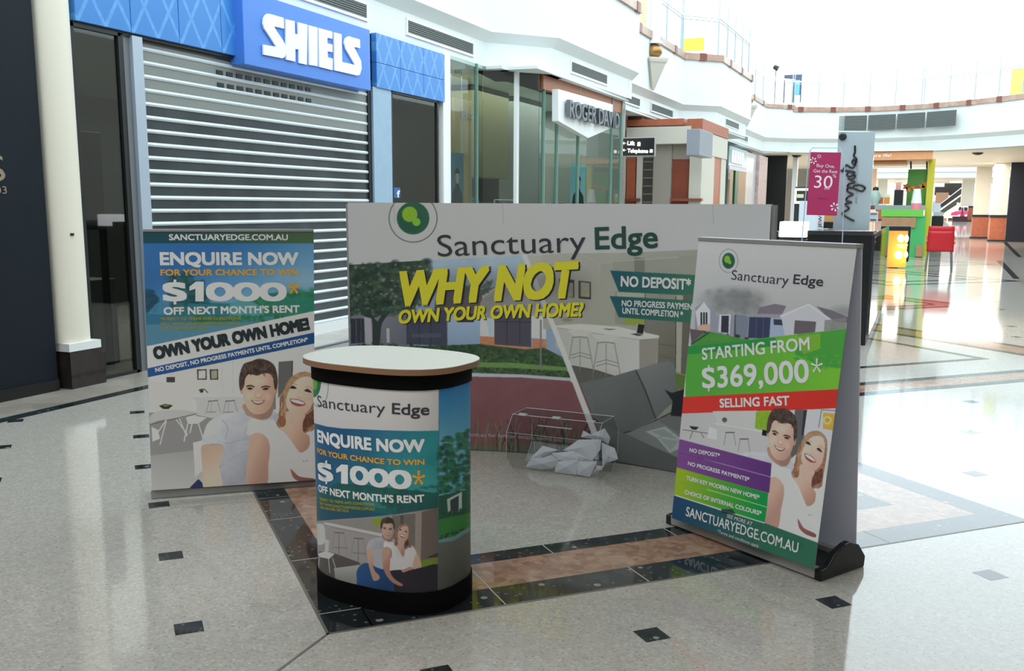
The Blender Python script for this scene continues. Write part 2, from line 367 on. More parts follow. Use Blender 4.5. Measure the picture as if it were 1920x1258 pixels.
def print_mat(name, rough=.45):
    m = bpy.data.materials.new(name); m.use_nodes = True; nt = m.node_tree; b = nt.nodes['Principled BSDF']
    a = nt.nodes.new('ShaderNodeVertexColor'); a.layer_name = 'ink'; nt.links.new(a.outputs[0], b.inputs['Base Color'])
    b.inputs['Roughness'].default_value = rough; return m
M_print = print_mat('printed_vinyl')
def print_grid(name, S, cv, corners, ns, nt_, white, parent, label=None, off=0.0):
    """corners: (s,t) of bl, br, tr, tl. The picture's inks are divided by how bright plain paper reads in the photograph"""
    bl, br, tr, tl = [np.array(c, float) for c in corners]
    I, J = np.meshgrid(np.linspace(0, 1, ns), np.linspace(0, 1, nt_)); I = I.ravel()[:, None]; J = J.ravel()[:, None]
    q = (bl*(1-I)+br*I)*(1-J)+(tl*(1-I)+tr*I)*J
    P, Nn = S.fwd(q[:, 0], q[:, 1]); P = P+Nn*off; u, v = proj(P); col = s2l(cv.sample(u, v))
    col = np.clip(col*(.8/s2l(white)), 0, .92)
    me = bpy.data.meshes.new(name); iv = parent.matrix_basis.inverted(); R_ = np.array(iv)
    P = P@R_[:3, :3].T+R_[:3, 3]
    me.vertices.add(len(P)); me.vertices.foreach_set('co', P.astype(np.float32).ravel())
    k = np.arange((ns-1)*(nt_-1)); i = k % (ns-1); j = k//(ns-1); a = j*ns+i; F = np.c_[a, a+1, a+ns+1, a+ns].astype(np.int32)
    me.loops.add(F.size); me.loops.foreach_set('vertex_index', F.ravel()); me.polygons.add(len(F)); me.polygons.foreach_set('loop_start', np.arange(0, F.size, 4, dtype=np.int32))
    me.update(calc_edges=True); ca = me.color_attributes.new('ink', 'FLOAT_COLOR', 'POINT')
    ca.data.foreach_set('color', np.c_[col, np.ones(len(col))].astype(np.float32).ravel())
    me.polygons.foreach_set('use_smooth', [True]*len(F))
    o = bpy.data.objects.new(name, me); COL.objects.link(o); o.parent = parent; me.materials.append(M_print); return tag(o, label)
def frame(c0, c1, c2): return lambda p: np.array(p, float)@np.array([c1, c2]).T+np.array(c0)
def crop(cv, sc_, ox, oy): cv.T = lambda p: np.array(p, float)/sc_+np.array([ox, oy]); cv.ts = 1/sc_
def logo(cv, c, R, ry=1.0, ring=(70, 75, 72)):
    x, y = c; th = np.linspace(0, 2*PI, 60, endpoint=False)
    E = lambda r, cx=x, cy=y: [(cx+r*math.cos(t), cy+r*ry*math.sin(t)) for t in th]
    cv.line(E(R)+[E(R)[0]], max(R*.045, 1.0), ring, .85)
    cv.poly(E(R*.68), (38, 82, 66)); cv.poly(E(R*.5, x-R*.1, y+R*.1), (30, 72, 58), .6)
    cv.poly(E(R*.32, x-R*.14, y-R*.16), (122, 158, 44)); cv.poly(E(R*.17, x+R*.14, y+R*.16), (110, 165, 50))
def couple(cv, blouse=(206, 204, 206), dim=1.0):
    """the printed man and woman, drawn in their own units"""
    mute = lambda c: tuple((.86*x+.14*(sum(c)/3))*dim*(.93 if c[0] > c[2]+22 and c[0] > 140 else 1) for x in c)
    P = lambda pts, c, **k: cv.poly(pts, mute(c), smooth=True, **{a: (mute(b) if a == 'col2' else b) for a, b in k.items()})
    # woman's hair behind
    P([(1000, 180), (1070, 190), (1125, 240), (1140, 380), (1130, 560), (1120, 700), (1060, 720), (1010, 730), (1000, 600), (850, 560), (835, 690), (790, 690), (756, 625), (790, 540), (800, 430), (845, 310), (900, 230)], (160, 112, 88), noise=16, nsc=5)
    P([(1000, 600), (1060, 560), (1110, 520), (1115, 640), (1050, 690), (1008, 720)], (104, 60, 48), noise=12, nsc=4)
    P([(772, 600), (810, 560), (850, 560), (850, 650), (820, 690)], (150, 92, 66), noise=10, nsc=4)
    # man's shirt
    P([(455, 520), (400, 545), (290, 565), (200, 600), (140, 650), (108, 730), (86, 850), (180, 832), (280, 858), (262, 1000), (256, 1100), (300, 1235), (510, 1215), (540, 800), (700, 720), (785, 600), (770, 560), (725, 530), (690, 590), (600, 600), (500, 575)], (186, 184, 198), col2=(150, 147, 163), g=((150, 700), (520, 1100)), noise=5, nsc=14)
    cv.line([(300, 790), (325, 690), (270, 610)], 10, (140, 138, 155), .5, True); cv.line([(520, 780), (400, 810), (300, 830)], 9, (140, 138, 155), .5, True)
    cv.line([(510, 900), (420, 930), (330, 990)], 9, (140, 138, 155), .4, True)
    P([(88, 852), (180, 838), (278, 860), (264, 1000), (250, 1060), (272, 1235), (112, 1240), (96, 1100), (86, 950)], (196, 158, 142), col2=(216, 184, 170), g=((90, 900), (230, 1100)))
    # man's neck and head
    P([(480, 470), (470, 530), (520, 580), (600, 612), (680, 606), (725, 560), (722, 470)], (186, 142, 126), col2=(160, 118, 104), g=((520, 600), (600, 540)))
    P([(432, 330), (442, 300), (462, 320), (462, 370), (448, 378)], (190, 145, 128)); P([(748, 340), (752, 300), (776, 310), (772, 370), (752, 385)], (186, 140, 124))
    P([(458, 240), (500, 190), (600, 180), (700, 185), (742, 230), (754, 300), (750, 385), (735, 450), (708, 510), (660, 552), (600, 566), (545, 552), (500, 505), (474, 440), (460, 360)], (216, 176, 158), col2=(188, 144, 128), g=((560, 380), (750, 420)))
    cv.blob((520, 400), 50, (228, 186, 170), .5, 1.0); cv.blob((680, 405), 42, (222, 176, 160), .5, 1.0); cv.blob((600, 260), 90, (226, 188, 172), .4, 1.0, ry=45)
    P([(436, 345), (426, 270), (436, 190), (470, 110), (540, 82), (610, 60), (690, 78), (745, 120), (772, 200), (778, 290), (758, 345), (742, 300), (734, 235), (700, 196), (640, 196), (590, 214), (520, 200), (484, 240), (474, 300), (458, 335)], (70, 52, 48), noise=16, nsc=5)
    for k in range(26):
        x = 450+rng.uniform(0, 300); y = 90+rng.uniform(0, 110); cv.line([(x, y), (x+rng.uniform(-25, 25), y+rng.uniform(15, 35))], 8, [(112, 88, 80), (44, 30, 28)][k % 2], .6)
    P([(494, 306), (530, 298), (566, 312), (562, 322), (528, 312), (496, 318)], (74, 52, 46)); P([(628, 316), (664, 304), (706, 310), (706, 322), (664, 316), (632, 326)], (74, 52, 46))
    P([(498, 334), (524, 320), (552, 334), (526, 342)], (48, 34, 34)); P([(638, 338), (668, 322), (698, 334), (668, 344)], (48, 34, 34)); cv.line([(496, 336), (524, 318), (554, 334)], 4, (150, 104, 92), .6, True); cv.line([(636, 338), (668, 320), (700, 334)], 4, (150, 104, 92), .6, True)
    cv.line([(504, 345), (526, 347), (548, 345)], 4, (170, 124, 108), .6, True); cv.line([(642, 347), (668, 348), (694, 344)], 4, (170, 124, 108), .6, True)
    cv.line([(582, 330), (574, 380), (566, 405)], 6, (190, 142, 124), .6, True); cv.line([(566, 408), (590, 418), (620, 418), (636, 404)], 6, (160, 112, 98), .7, True); cv.blob((600, 388), 16, (232, 196, 180), .7, 1)
    cv.line([(548, 400), (530, 430), (530, 455)], 5, (180, 130, 114), .6, True); cv.line([(650, 402), (668, 430), (666, 455)], 5, (176, 126, 110), .6, True)
    P([(538, 436), (570, 440), (600, 444), (630, 440), (658, 435), (645, 462), (600, 480), (556, 462)], (150, 84, 78)); P([(552, 441), (600, 449), (646, 440), (632, 456), (600, 464), (568, 457)], (238, 232, 226))
    cv.line([(560, 520), (600, 530), (640, 520)], 8, (190, 146, 130), .5, True)
    # woman's neck and chest
    P([(858, 540), (1020, 560), (1006, 640), (1010, 720), (1060, 760), (1075, 820), (1040, 890), (985, 915), (930, 850), (880, 780), (830, 725), (790, 690), (850, 660)], (214, 172, 156), col2=(182, 132, 114), g=((880, 720), (1060, 820)))
    cv.line([(900, 590), (925, 680), (960, 760)], 9, (190, 145, 128), .5, True)
    # face
    P([(866, 345), (900, 285), (960, 238), (1040, 215), (1098, 240), (1112, 330), (1106, 420), (1080, 500), (1030, 556), (960, 574), (902, 552), (862, 505), (838, 440), (846, 385)], (228, 188, 174), col2=(204, 160, 144), g=((900, 380), (1080, 520)))
    cv.blob((895, 440), 30, (236, 176, 162), .5, 1); cv.blob((1060, 460), 32, (232, 172, 158), .5, 1)
    P([(842, 400), (846, 320), (890, 235), (950, 195), (1010, 178), (1075, 190), (1120, 250), (1112, 300), (1085, 235), (1030, 222), (965, 245), (905, 300), (875, 360), (856, 430), (852, 560), (835, 600)], (176, 134, 104), noise=12, nsc=4)
    for k in range(16):
        x = 800+rng.uniform(0, 50); y = 330+rng.uniform(0, 250); cv.line([(x, y), (x-6, y+60)], 6, [(204, 164, 132), (124, 82, 62)][k % 2], .6)
    P([(888, 326), (915, 304), (950, 330), (918, 334)], (52, 38, 40)); P([(1018, 350), (1050, 334), (1086, 366), (1052, 364)], (52, 38, 40))
    cv.line([(893, 296), (925, 288), (955, 300)], 5, (140, 98, 80), .8, True); cv.line([(1028, 318), (1060, 314), (1092, 332)], 5, (140, 98, 80), .8, True)
    cv.line([(968, 340), (956, 385), (950, 400)], 5, (204, 156, 140), .6, True); cv.line([(950, 404), (970, 412), (996, 410)], 5, (170, 116, 104), .8, True)
    P([(886, 428), (925, 424), (980, 434), (1028, 464), (1014, 486), (965, 494), (915, 478)], (134, 58, 56)); P([(897, 430), (960, 436), (1020, 464), (1004, 474), (950, 464), (912, 450)], (244, 238, 232)); cv.line([(905, 470), (960, 492), (1012, 486)], 9, (198, 122, 114), .8, True)
    # blouse and arm
    P([(506, 680), (512, 640), (545, 602), (600, 612), (640, 625), (740, 618), (782, 690), (840, 735), (900, 812), (975, 912), (1062, 862), (1074, 740), (1150, 730), (1200, 1190), (660, 1215), (705, 900), (690, 790), (640, 745), (560, 738), (500, 752)], blouse, col2=tuple(x*.93 for x in blouse), g=((700, 700), (900, 1200)), noise=4, nsc=10)
    for a, b in (((840, 740), (900, 1000)), ((760, 700), (850, 900)), ((990, 930), (900, 1040)), ((700, 900), (720, 1150))): cv.line([a, b], 8, tuple(x*.88 for x in blouse), .5)
    P([(548, 738), (620, 736), (676, 775), (702, 860), (694, 1000), (672, 1215), (498, 1222), (508, 950), (522, 800)], (206, 164, 148), col2=(186, 138, 124), g=((560, 900), (690, 950)))
    cv.line([(682, 780), (704, 860), (694, 1000)], 6, (150, 100, 92), .5, True)
    P([(510, 690), (545, 640), (600, 660), (660, 690), (690, 760), (640, 742), (590, 728), (550, 745), (505, 748)], tuple(min(x*1.04, 225) for x in blouse))
    P([(893, 1060), (920, 1080), (980, 1130), (1110, 1150), (1110, 1185), (1000, 1182), (930, 1150), (905, 1110)], (158, 98, 90), col2=(120, 70, 62), g=((900, 1060), (1100, 1180)))
    cv.blob((1012, 990), 7, (96, 100, 104), .8, .5); cv.blob((1040, 985), 7, (96, 100, 104), .8, .5)

# ================================================================== FLOOR
mb = MB(); mb.add([(-14, -14, 0), (9, -14, 0), (9, 62, 0), (-14, 62, 0), (9, 80, .65), (-14, 80, .65), (9, 125, .65), (-14, 125, .65)], [(0, 1, 2, 3), (3, 2, 4, 5), (5, 4, 6, 7)])
floor = mb.build('floor', M_ter, kind='structure')
def inlay(name, quads, m, z=.0008):
    mb = MB()
    for q in quads: mb.ext([(p[0], p[1], -.01) for p in q], (0, 0, .01+z))
    return mb.build(name, m, floor)
def sq(a0, a1, b0, b1): return [AB(a0, b0), AB(a1, b0), AB(a1, b1), AB(a0, b1)]
def pq(*px): return [G(*p) for p in px]
LZ = .0008
# large diamond around the counter: dark / brown / dark bands
darkq = [sq(.697, 4.36, 3.486, 3.670), sq(1.27, 3.78, 3.958, 4.078), sq(.697, .862, 3.670, 7.35), sq(1.13, 1.27, 3.958, 7.35), sq(4.19, 4.36, 3.670, 7.35), sq(3.78, 3.90, 3.958, 7.35), sq(.697, 4.36, 7.35, 7.53)]
brownq = [sq(.862, 4.19, 3.670, 3.958), sq(.862, 1.13, 3.958, 7.35), sq(3.90, 4.19, 3.958, 7.35)]
# second diamond further along
darkq += [sq(5.2, 9.95, 6.50, 6.62), sq(5.2, 9.35, 6.90, 7.02), sq(9.83, 9.95, 6.62, 11.5), sq(9.30, 9.42, 7.02, 11.5), sq(5.6, 8.76, 7.66, 7.76), sq(8.66, 8.76, 7.76, 11)]
brownq += [sq(5.2, 9.83, 6.62, 6.90), sq(9.42, 9.83, 6.90, 11.5)]
darkq += [sq(9.5, 13.4, 12.05, 12.18), sq(9.5, 12.9, 12.42, 12.54), sq(13.28, 13.4, 12.18, 16.5), sq(12.85, 12.97, 12.54, 16.5), sq(12.8, 19, 15.9, 16.1), sq(12.8, 18.5, 16.6, 16.8), sq(18.8, 19.0, 16.1, 22), sq(18.2, 18.4, 16.8, 22), sq(15, 24, 21, 21.2), sq(23.8, 24.0, 21.2, 27)]
brownq += [sq(9.5, 13.28, 12.18, 12.42), sq(12.97, 13.28, 12.42, 16.5)]
inlay('dark_marble_band', darkq, M_mdark); inlay('brown_marble_band', brownq, M_mbrown, .0006)
# small black corner tiles set in the terrazzo
tiles = [(.194, 4.575), (.209, 3.73), (.184, 5.42), (.138, 6.274), (.150, 7.135), (-.714, 7.14), (1.828, 3.019), (2.683, 3.01), (3.538, 2.995), (4.838, 4.27), (5.727, 5.124), (6.645, 5.969), (.98, 3.02),
         (6.1, 3.0), (7.0, 3.0), (15.3, 13.5), (13.3, 11.5), (11.5, 9.75), (10.6, 8.9), (11.0, 10.2), (12.2, 11.2), (14.3, 12.5), (.15, 8.0), (-.7, 6.27), (-.7, 8.0)]
mb = MB()
for a, b in tiles:
    h = .0525
    mb.ext([(p[0], p[1], -.01) for p in sq(a-h, a+h, b-h, b+h)], (0, 0, .0105))
mb.build('black_corner_tile', M_mdark, floor)
# brass joints: along the diamond edge, the mitre, and pale tile joints inside the bands
jq = [sq(.685, .697, 3.474, 7.4), sq(.685, 4.37, 3.474, 3.486)]
p0 = G(614, 1189); p1 = G(516, 1262); d = (p1-p0)[:2]; d /= np.hypot(*d); n = np.array([-d[1], d[0]])*.006; e = p0[:2]+d*3
jq.append([tuple(p0[:2]+n)+(0,), tuple(p0[:2]-n)+(0,), tuple(e-n)+(0,), tuple(e+n)+(0,)])
inlay('bronze_joint', jq, M_joint, .001)
inlay('pale_tile_joint', [sq(a-.003, a+.003, 3.486, 3.67) for a in (.865, 1.42, 2.09, 2.76, 3.43)]+[sq(.697, .862, b-.003, b+.003) for b in (3.67, 4.3, 4.93)]+[sq(.862, .868, 3.486, 3.958), sq(1.42, 1.426, 3.67, 3.958)]+[sq(a-.003, a+.003, 3.958, 4.078) for a in (1.85, 2.52, 3.19)], mat('pale_grout', (170, 165, 155), .6), .0011)
# marble edging along the shops
inlay('beige_marble_border', [[(-6.95, -8, 0), (-6.32, -8, 0), (-6.32, 42, 0), (-6.95, 42, 0)]], M_beige)
inlay('black_marble_border', [[(-6.32, -8, 0), (-6.19, -8, 0), (-6.19, 42, 0), (-6.32, 42, 0)]], M_mdark)
inlay('right_beige_border', [pq((1871, 489), (1896, 489), (1925, 530), (1925, 545), (1904, 521)), pq((1884, 455), (1925, 455), (1925, 484), (1912, 480))], M_beige, .0006)
inlay('right_dark_border', [pq((1868, 489), (1880, 489), (1912, 523), (1900, 523)), pq((1880, 454), (1888, 454), (1916, 482), (1908, 482))], M_mdark)

# ================================================================== SHELL
XA = -6.93
def wallpoly(name, pts, z0, z1, m=M_white, thick=.25, kind='structure', parent=None):
    """wall following a polyline, thickness to the left of travel"""
    mb = MB()
    for a, b in zip(pts[:-1], pts[1:]): mb.slab(a, b, -thick, z0, z1)
    return mb.build(name, m, parent, kind=kind)
ZB, ZL, ZM, ZC0, ZC1 = 3.9, 4.32, 4.46, 5.66, 5.84
bayA = [(XA, -12), (XA, 15.45), (-6.09, 16.42), (-6.0, 21.15)]
bayD = [(-6.62, 21.15), (-6.55, 27.95), (-5.67, 28.82), (-5.6, 33.6)]
bayF = [(-6.35, 33.6), (-6.3, 41.9), (-5.3, 43.0)]
slab = [(-5.3, 43.0), (-3.7, 43.7), (-2.0, 43.9), (-.3, 43.55), (1.3, 42.6), (2.6, 41.4), (3.9, 40.0), (4.4, 39.2)]
def off(pts, d):
    p = np.array(pts, float); t = np.diff(p, axis=0); t /= np.linalg.norm(t, axis=1)[:, None]; tv = np.vstack([t[:1], (t[:-1]+t[1:]), t[-1:]]); tv /= np.linalg.norm(tv, axis=1)[:, None]
    return p+np.c_[tv[:, 1], -tv[:, 0]]*d
def cornice(pts, name):
    mb = MB(); a = off(pts, 0); b = off(pts, .16); q = off(pts, -.02); n = len(a)
    for i in range(n-1):
        P = [(*q[i], ZL-.03), (*a[i], ZL-.03), (*b[i], ZM-.02), (*b[i], ZM), (*q[i], ZM)]; Q = [(*q[i+1], ZL-.03), (*a[i+1], ZL-.03), (*b[i+1], ZM-.02), (*b[i+1], ZM), (*q[i+1], ZM)]
        k = len(P); mb.add(P+Q, [tuple(range(k)), tuple(range(k, 2*k))[::-1]]+[(j, k+j, k+(j+1) % k, (j+1) % k) for j in range(k)])
    return mb
wl = wallpoly('wall_left', bayA, ZB, ZM); up = off(bayA, .14)
def ret(mb, a, b, z0, z1, t=.25): mb.slab(a, b, -t, z0, z1)
def upper(name, pts, c0=ZC0, back=.3):
    q = off(pts, .14); mb = MB()
    for a, b in zip(q[:-1], q[1:]): mb.slab(a, b, -back, ZM-.01, c0)
    return mb
cornice(bayA, 0).build('wall_left_cornice', M_white, wl); upper('u', bayA).build('wall_left_parapet', M_white, wl)
wl2 = wallpoly('wall_left_middle', bayD, ZB, ZM); cornice(bayD, 0).build('wall_left_cornice', M_white, wl2); upper('u', bayD).build('wall_left_parapet', M_white, wl2)
wl3 = wallpoly('wall_left_far', bayF, ZB, ZM); cornice(bayF, 0).build('wall_left_cornice', M_white, wl3); upper('u', bayF).build('wall_left_parapet', M_white, wl3)
mb = MB(); ret(mb, (-6.0, 21.15), (-7.2, 21.15), ZB, ZC0); ret(mb, (-5.6, 33.6), (-7.2, 33.6), ZB, ZC0); mb.box(-7.15, -6.86, 21.15, 28, ZB, ZC0-.02); mb.build('wall_left_return', M_white, wl)
wb = wallpoly('wall_back', slab, ZB-.02, ZM, thick=.4); cornice(slab, 0).build('wall_back_cornice', M_white, wb)
q = off(slab, .14); mb = MB()
for a, b in zip(q[:-1], q[1:]): mb.slab(a, b, -.3, ZM-.01, 5.52)
mb.build('wall_back_parapet', M_white, wb)
# stone caps with dark blocks
def cap(pts, z0, z1, name, nblk):
    q = off(pts, .20); mb = MB(); md = MB()
    for a, b in zip(q[:-1], q[1:]): mb.slab(a, b, -.42, z0, z1)
    t = MB(); L_ = np.r_[0, np.cumsum(np.linalg.norm(np.diff(q, axis=0), axis=1))]
    for s_ in np.linspace(.3, L_[-1]-.3, nblk):
        i = min(int(np.searchsorted(L_, s_))-1, len(q)-2); d = (q[i+1]-q[i])/np.linalg.norm(q[i+1]-q[i]); c = q[i]+d*(s_-L_[i]); n = np.array([d[1], -d[0]])*.012
        md.slab(c-d*.11+n, c+d*.11+n, -.44, z0-.012, z1+.012)
    o = mb.build(name, M_cap, kind='structure'); md.build('dark_cap_block', M_capd, o); return o
cap(bayA, ZC0, ZC1, 'trim_1', 14); cap(bayD, ZC0, ZC1, 'trim_2', 8); cap(bayF, ZC0-.04, ZC1-.06, 'trim_3', 5); cap(slab, 5.52, 5.71, 'trim_4', 9)
# decks and soffits
mb = MB(); mb.box(-14, -6.9, -12, 44, ZC0-.25, ZC0-.1); mb.build('floor_gallery_left', M_white, kind='structure')
mb = MB(); mb.box(-7.2, -6.05, 15.6, 21.1, ZB-.05, ZB); mb.box(-14, XA, -12, 15.4, ZB-.05, ZB); mb.prism([(XA-.2, 15.4), (-6.1, 16.4), (-6.1, 17), (-7.4, 17)], ZB-.05, ZB); mb.box(-14, -6.6, 15.4, 28, ZB-.05, ZB); mb.prism([(-7, 28), (-6.55, 28), (-5.7, 28.85), (-5.62, 33.6), (-7, 33.6)], ZB-.05, ZB); mb.box(-14, -6.35, 33.6, 44, ZB-.05, ZB)
mb.build('ceiling_shopfront_soffit', M_white, kind='structure')
mb = MB(); mb.prism([(-8, 43.2), (-5.3, 43.25), (-3.7, 43.95), (-2, 44.15), (-.3, 43.8), (1.3, 42.85), (2.6, 41.65), (3.9, 40.25), (9, 40.2), (9, 60), (-8, 60)], ZB-.06, ZB); mb.build('ceiling_bridge_soffit', M_cream, kind='structure')
mb = MB(); mb.box(-8, 9, 44.3, 60, 5.45, 5.6); mb.build('floor_bridge_deck', M_white, kind='structure')
# second bridge further down the mall
wb2 = MB().box(-12, 12, 80, 80.3, 3.85, 6.0).build('wall_second_bridge', M_white, kind='structure'); MB().box(-12, 12, 79.85, 80, 4.28, 4.4).build('wall_second_bridge_cornice', M_white, wb2)
MB().box(-12, 12, 80.1, 96, 3.8, 3.86).build('ceiling_second_bridge_soffit', M_cream, kind='structure')
mb = MB(); mb.box(-12, 12, 79.7, 80.3, 6.0, 6.2); mb.build('trim_5', M_cap, kind='structure')
# building enclosure: gallery walls, roof edges, ceiling above the display area, wall behind
MB().box(-14.2, -14, -14, 124, 0, 10).build('wall_gallery_left', M_white, kind='structure')
MB().box(-12.1, -12, -12, 44, ZC1-.3, 9.8).build('wall_gallery_shops', M_white, kind='structure')
MB().box(9, 9.2, -14, 124, 0, 10).build('wall_gallery_right', M_white, kind='structure')
MB().box(-14, 9, 124, 124.2, 0, 10).build('wall_far_end', M_white, kind='structure')
MB().box(-14, 9, -14.2, -14, 0, 6).build('wall_behind', mat('taupe_wall', (128, 120, 110), .6), kind='structure')
MB().box(-3.7, 9, -14, 7.0, 4.85, 5.1).build('ceiling', M_white, kind='structure'); MB().box(-12, -3.7, -14, 0.2, 4.85, 5.1).build('ceiling_left_shade', M_white, kind='structure')  # out of view; the left piece is added to shade the near floor
# right-hand shops: navy hoarding at the far end, plain wall nearer the viewer
MB().box(3.84, 8.9, 54.2, 54.5, 0, 3.84).build('wall_right', mat('midnight_board', (16, 20, 34), .5), kind='structure')
MB().box(5.2, 5.5, -14, 44, 0, ZC0).build('wall_right_near', mat('warm_grey_wall', (150, 146, 138), .6), kind='structure')
MB().box(3.9, 9, 39.8, 44, ZB, 5.7).build('wall_right_parapet', M_white, kind='structure')

# ---- brick-footed columns under the bridge (right)
def bcolumn(x0, x1, y0, y1, zf, zt, hb, label):
    t = empty('column', ((x0+x1)/2, (y0+y1)/2, zf)); t['kind'] = 'structure'
    MB().box(x0, x1, y0, y1, zf+hb, zt).build('shaft', M_cream, t)
    MB().box(x0-.03, x1+.03, y0-.03, y1+.03, zf+.08, zf+hb-.12).build('terracotta_footing', M_terra, t)
    MB().box(x0-.07, x1+.07, y0-.07, y1+.07, zf+hb-.12, zf+hb).build('ledge', M_dark, t)
    MB().box(x0-.09, x1+.09, y0-.09, y1+.09, zf, zf+.08).build('plinth', M_dark, t)
a = G(1853, 432); b = G(1878, 445)
bcolumn(2.55, 3.3, 59.5, 60.4, 0, ZB-.06, 1.28, ''); bcolumn(3.15, 3.8, 54.45, 55.6, 0, ZB-.06, 1.30, '')
bcolumn(2.6, 3.45, 82.5, 83.3, .65, 3.8, 1.15, '')
bcolumn(-5.6, -4.9, 70.5, 71.2, .32, 3.8, 1.15, ''); bcolumn(-3.4, -2.7, 82.5, 83.2, .65, 3.8, 1.15, '')

# ---- balustrades along the galleries: every panel run a thing with posts, rails and glass
def balustrade(pts, z0, label, npost, lean=0.0, glassy=True, ph=1.45):
    q = off(pts, .02); L_ = np.r_[0, np.cumsum(np.linalg.norm(np.diff(q, axis=0), axis=1))]
    t = empty('balustrade', (q[0][0], q[0][1], z0), label, 'railing', 'gallery railings')
    for s_ in np.linspace(.05, L_[-1]-.05, npost):
        x = np.interp(s_, L_, q[:, 0]); y = np.interp(s_, L_, q[:, 1]); MB().tube([(x, y, z0), (x, y, z0+ph)], .022, 6).build('post', M_steel, t)
    P = [(p[0], p[1], z0+1.02) for p in q]; MB().tube(P, .035, 8).build('handrail', M_dwhite, t)
    MB().tube([(p[0], p[1], z0+.92) for p in q], .014, 6).build('lower_rail', M_steel, t)
    mb = MB()
    for a, b in zip(q[:-1], q[1:]): mb.slab(a, b, -.012, z0+.08, z0+.9)
    mb.build('glass_panel', M_glassb, t); return t
balustrade(bayA[1:], ZC1, 'white railing above the bay nearest the glass store', 9)
balustrade([(-6.62, 21.4), (-6.55, 27.95)], ZC1, 'white railing between the two projecting bays', 5)
balustrade([(-6.55, 27.95), (-5.67, 28.82), (-5.6, 33.5)], ZC1, 'white railing on the second projecting bay', 6)
balustrade(bayF, ZC1-.06, 'white railing past the second bay', 6)
balustrade(slab[:4], 5.71, 'white railing on left half of the curved bridge', 6)
balustrade(slab[3:], 5.71, 'white railing on right half of the curved bridge', 7)
# ---- corbels with brass balls carrying upper columns
def corbel(x, y, label):
    t = empty('corbel', (x, y, 4.45), 'white tapered corbel with flat shelf '+label, 'corbel', 'wall corbels')
    MB().lathe((x, y, 4.45), [(.03, 0), (.30, .62), (.34, .66), (.36, .72), (.36, .76), (.2, .77)], 4).build('cone', mat('corbel_cream', (200, 195, 184), .6), t)
    ball = MB().lathe((x, y, 5.21), [(.16*math.sin(a)*1.15+.02, .17-.17*math.cos(a)) for a in np.linspace(0, PI, 12)], 20).build('ball', M_brass, t, smooth=True)
    MB().lathe((x, y, 5.55), [(.20, 0), (.20, .06), (.15, .08), (.15, 4.2)], 20).build('upper_column', M_dwhite, t, smooth=True)
corbel(-6.38, 24.4, 'just past the first bay'); corbel(-6.05, 36.4, 'just before the curved bridge')
# ---- air vents
def vent(P0, D, w_, h, label, n=6, m=M_grill, frame_=True):
    D = np.array(D, float); D /= np.linalg.norm(D); U = np.array((0, 0, 1.0)); N_ = np.cross(D, U); P0 = np.array(P0, float)
    t = empty('air_vent', tuple(P0), label, 'vent', 'air vents on the white bulkhead')
    bxx = lambda mb, s0, s1, t0, t1, n0, n1: mb.ext([P0+D*s0+U*t0+N_*n0, P0+D*s1+U*t0+N_*n0, P0+D*s1+U*t1+N_*n0, P0+D*s0+U*t1+N_*n0], N_*(n1-n0))
    bxx(MB(), 0, w_, 0, h, .0, .004).build('backing', M_dark, t)
    mb = MB()
    for i in range(n): bxx(mb, .0, w_, h*(i+.15)/n, h*(i+.8)/n, .004, .014)
    mb.build('louvre', m, t)
    if frame_:
        mb = MB(); f = .035
        bxx(mb, -f, w_+f, -f, 0, 0, .022); bxx(mb, -f, w_+f, h, h+f, 0, .022); bxx(mb, -f, 0, 0, h, 0, .022); bxx(mb, w_, w_+f, 0, h, 0, .022); mb.build('frame', M_dwhite, t)
    return t
vent((XA, 9.35, 4.02), (0, 1, 0), 2.28, .17, 'grey vent directly above the blue shop sign')
vent((XA, 12.75, 4.02), (0, 1, 0), 2.2, .17, 'grey vent between the blue sign and the glass store bay')
dC = np.array([.09, 4.73, 0]); dC /= np.linalg.norm(dC)
vent((-6.075, 17.35, 4.02), dC, 2.05, .17, 'grey vent above the pointed white store sign')
dD = np.array([.07, 6.8, 0]); dD /= np.linalg.norm(dD)
vent((-6.60, 22.3, 4.02), dD, 1.6, .17, 'grey vent behind the hanging direction sign'); vent((-6.575, 25.0, 4.03), dD, 2.2, .17, 'grey vent above the brown-tiled shopfront')
vent((-5.655, 30.2, 4.05), (.07, 4.8, 0), 2.1, .17, 'grey vent on the second projecting bay'); vent((-6.34, 36.5, 4.05), (.05, 8, 0), 1.9, .17, 'small grey vent on the farthest bulkhead')
pv = [G(1572, 248, 4.75), G(1793, 244, 4.75)]
for i in range(4):
    u0 = (1572, 1628, 1682, 1737)[i]; u1 = (1625, 1679, 1734, 1792)[i]
    A = onY(u0, 246, 43.95-.02*abs(i-1)); B = onY(u1, 246, 43.95-.16*max(i-1, 0)-.02); yy = [43.62, 43.66, 43.42, 42.95][i]; yb = [43.70, 43.45, 43.0, 42.35][i]
    A = onY(u0, 230, yy-.02); B = onY(u1, 230, yb-.02); d = B-A; d[2] = 0
    vent((A[0], A[1], 4.76), d, np.hypot(*d[:2]), .60, ('leftmost', 'second', 'third', 'rightmost')[i]+' of four large dark vents on the curved bridge', n=12, frame_=False)
for i in range(4): vent((-5.6+i*2.5, 79.98, 4.75), (1, 0, 0), 2.35, .55, ('first', 'second', 'third', 'last')[i]+' dark vent from the left on the far second bridge', n=8, frame_=False)

area('bridge_fill_light', (-.5, 51.5, 3.78), (8, 12), 1500, (1, .97, .93)); area('bridge_fill_light', (-.5, 88, 3.72), (14, 10), 1500, (1, .97, .93))  # fill lamps added to brighten the columns and soffits under both bridges

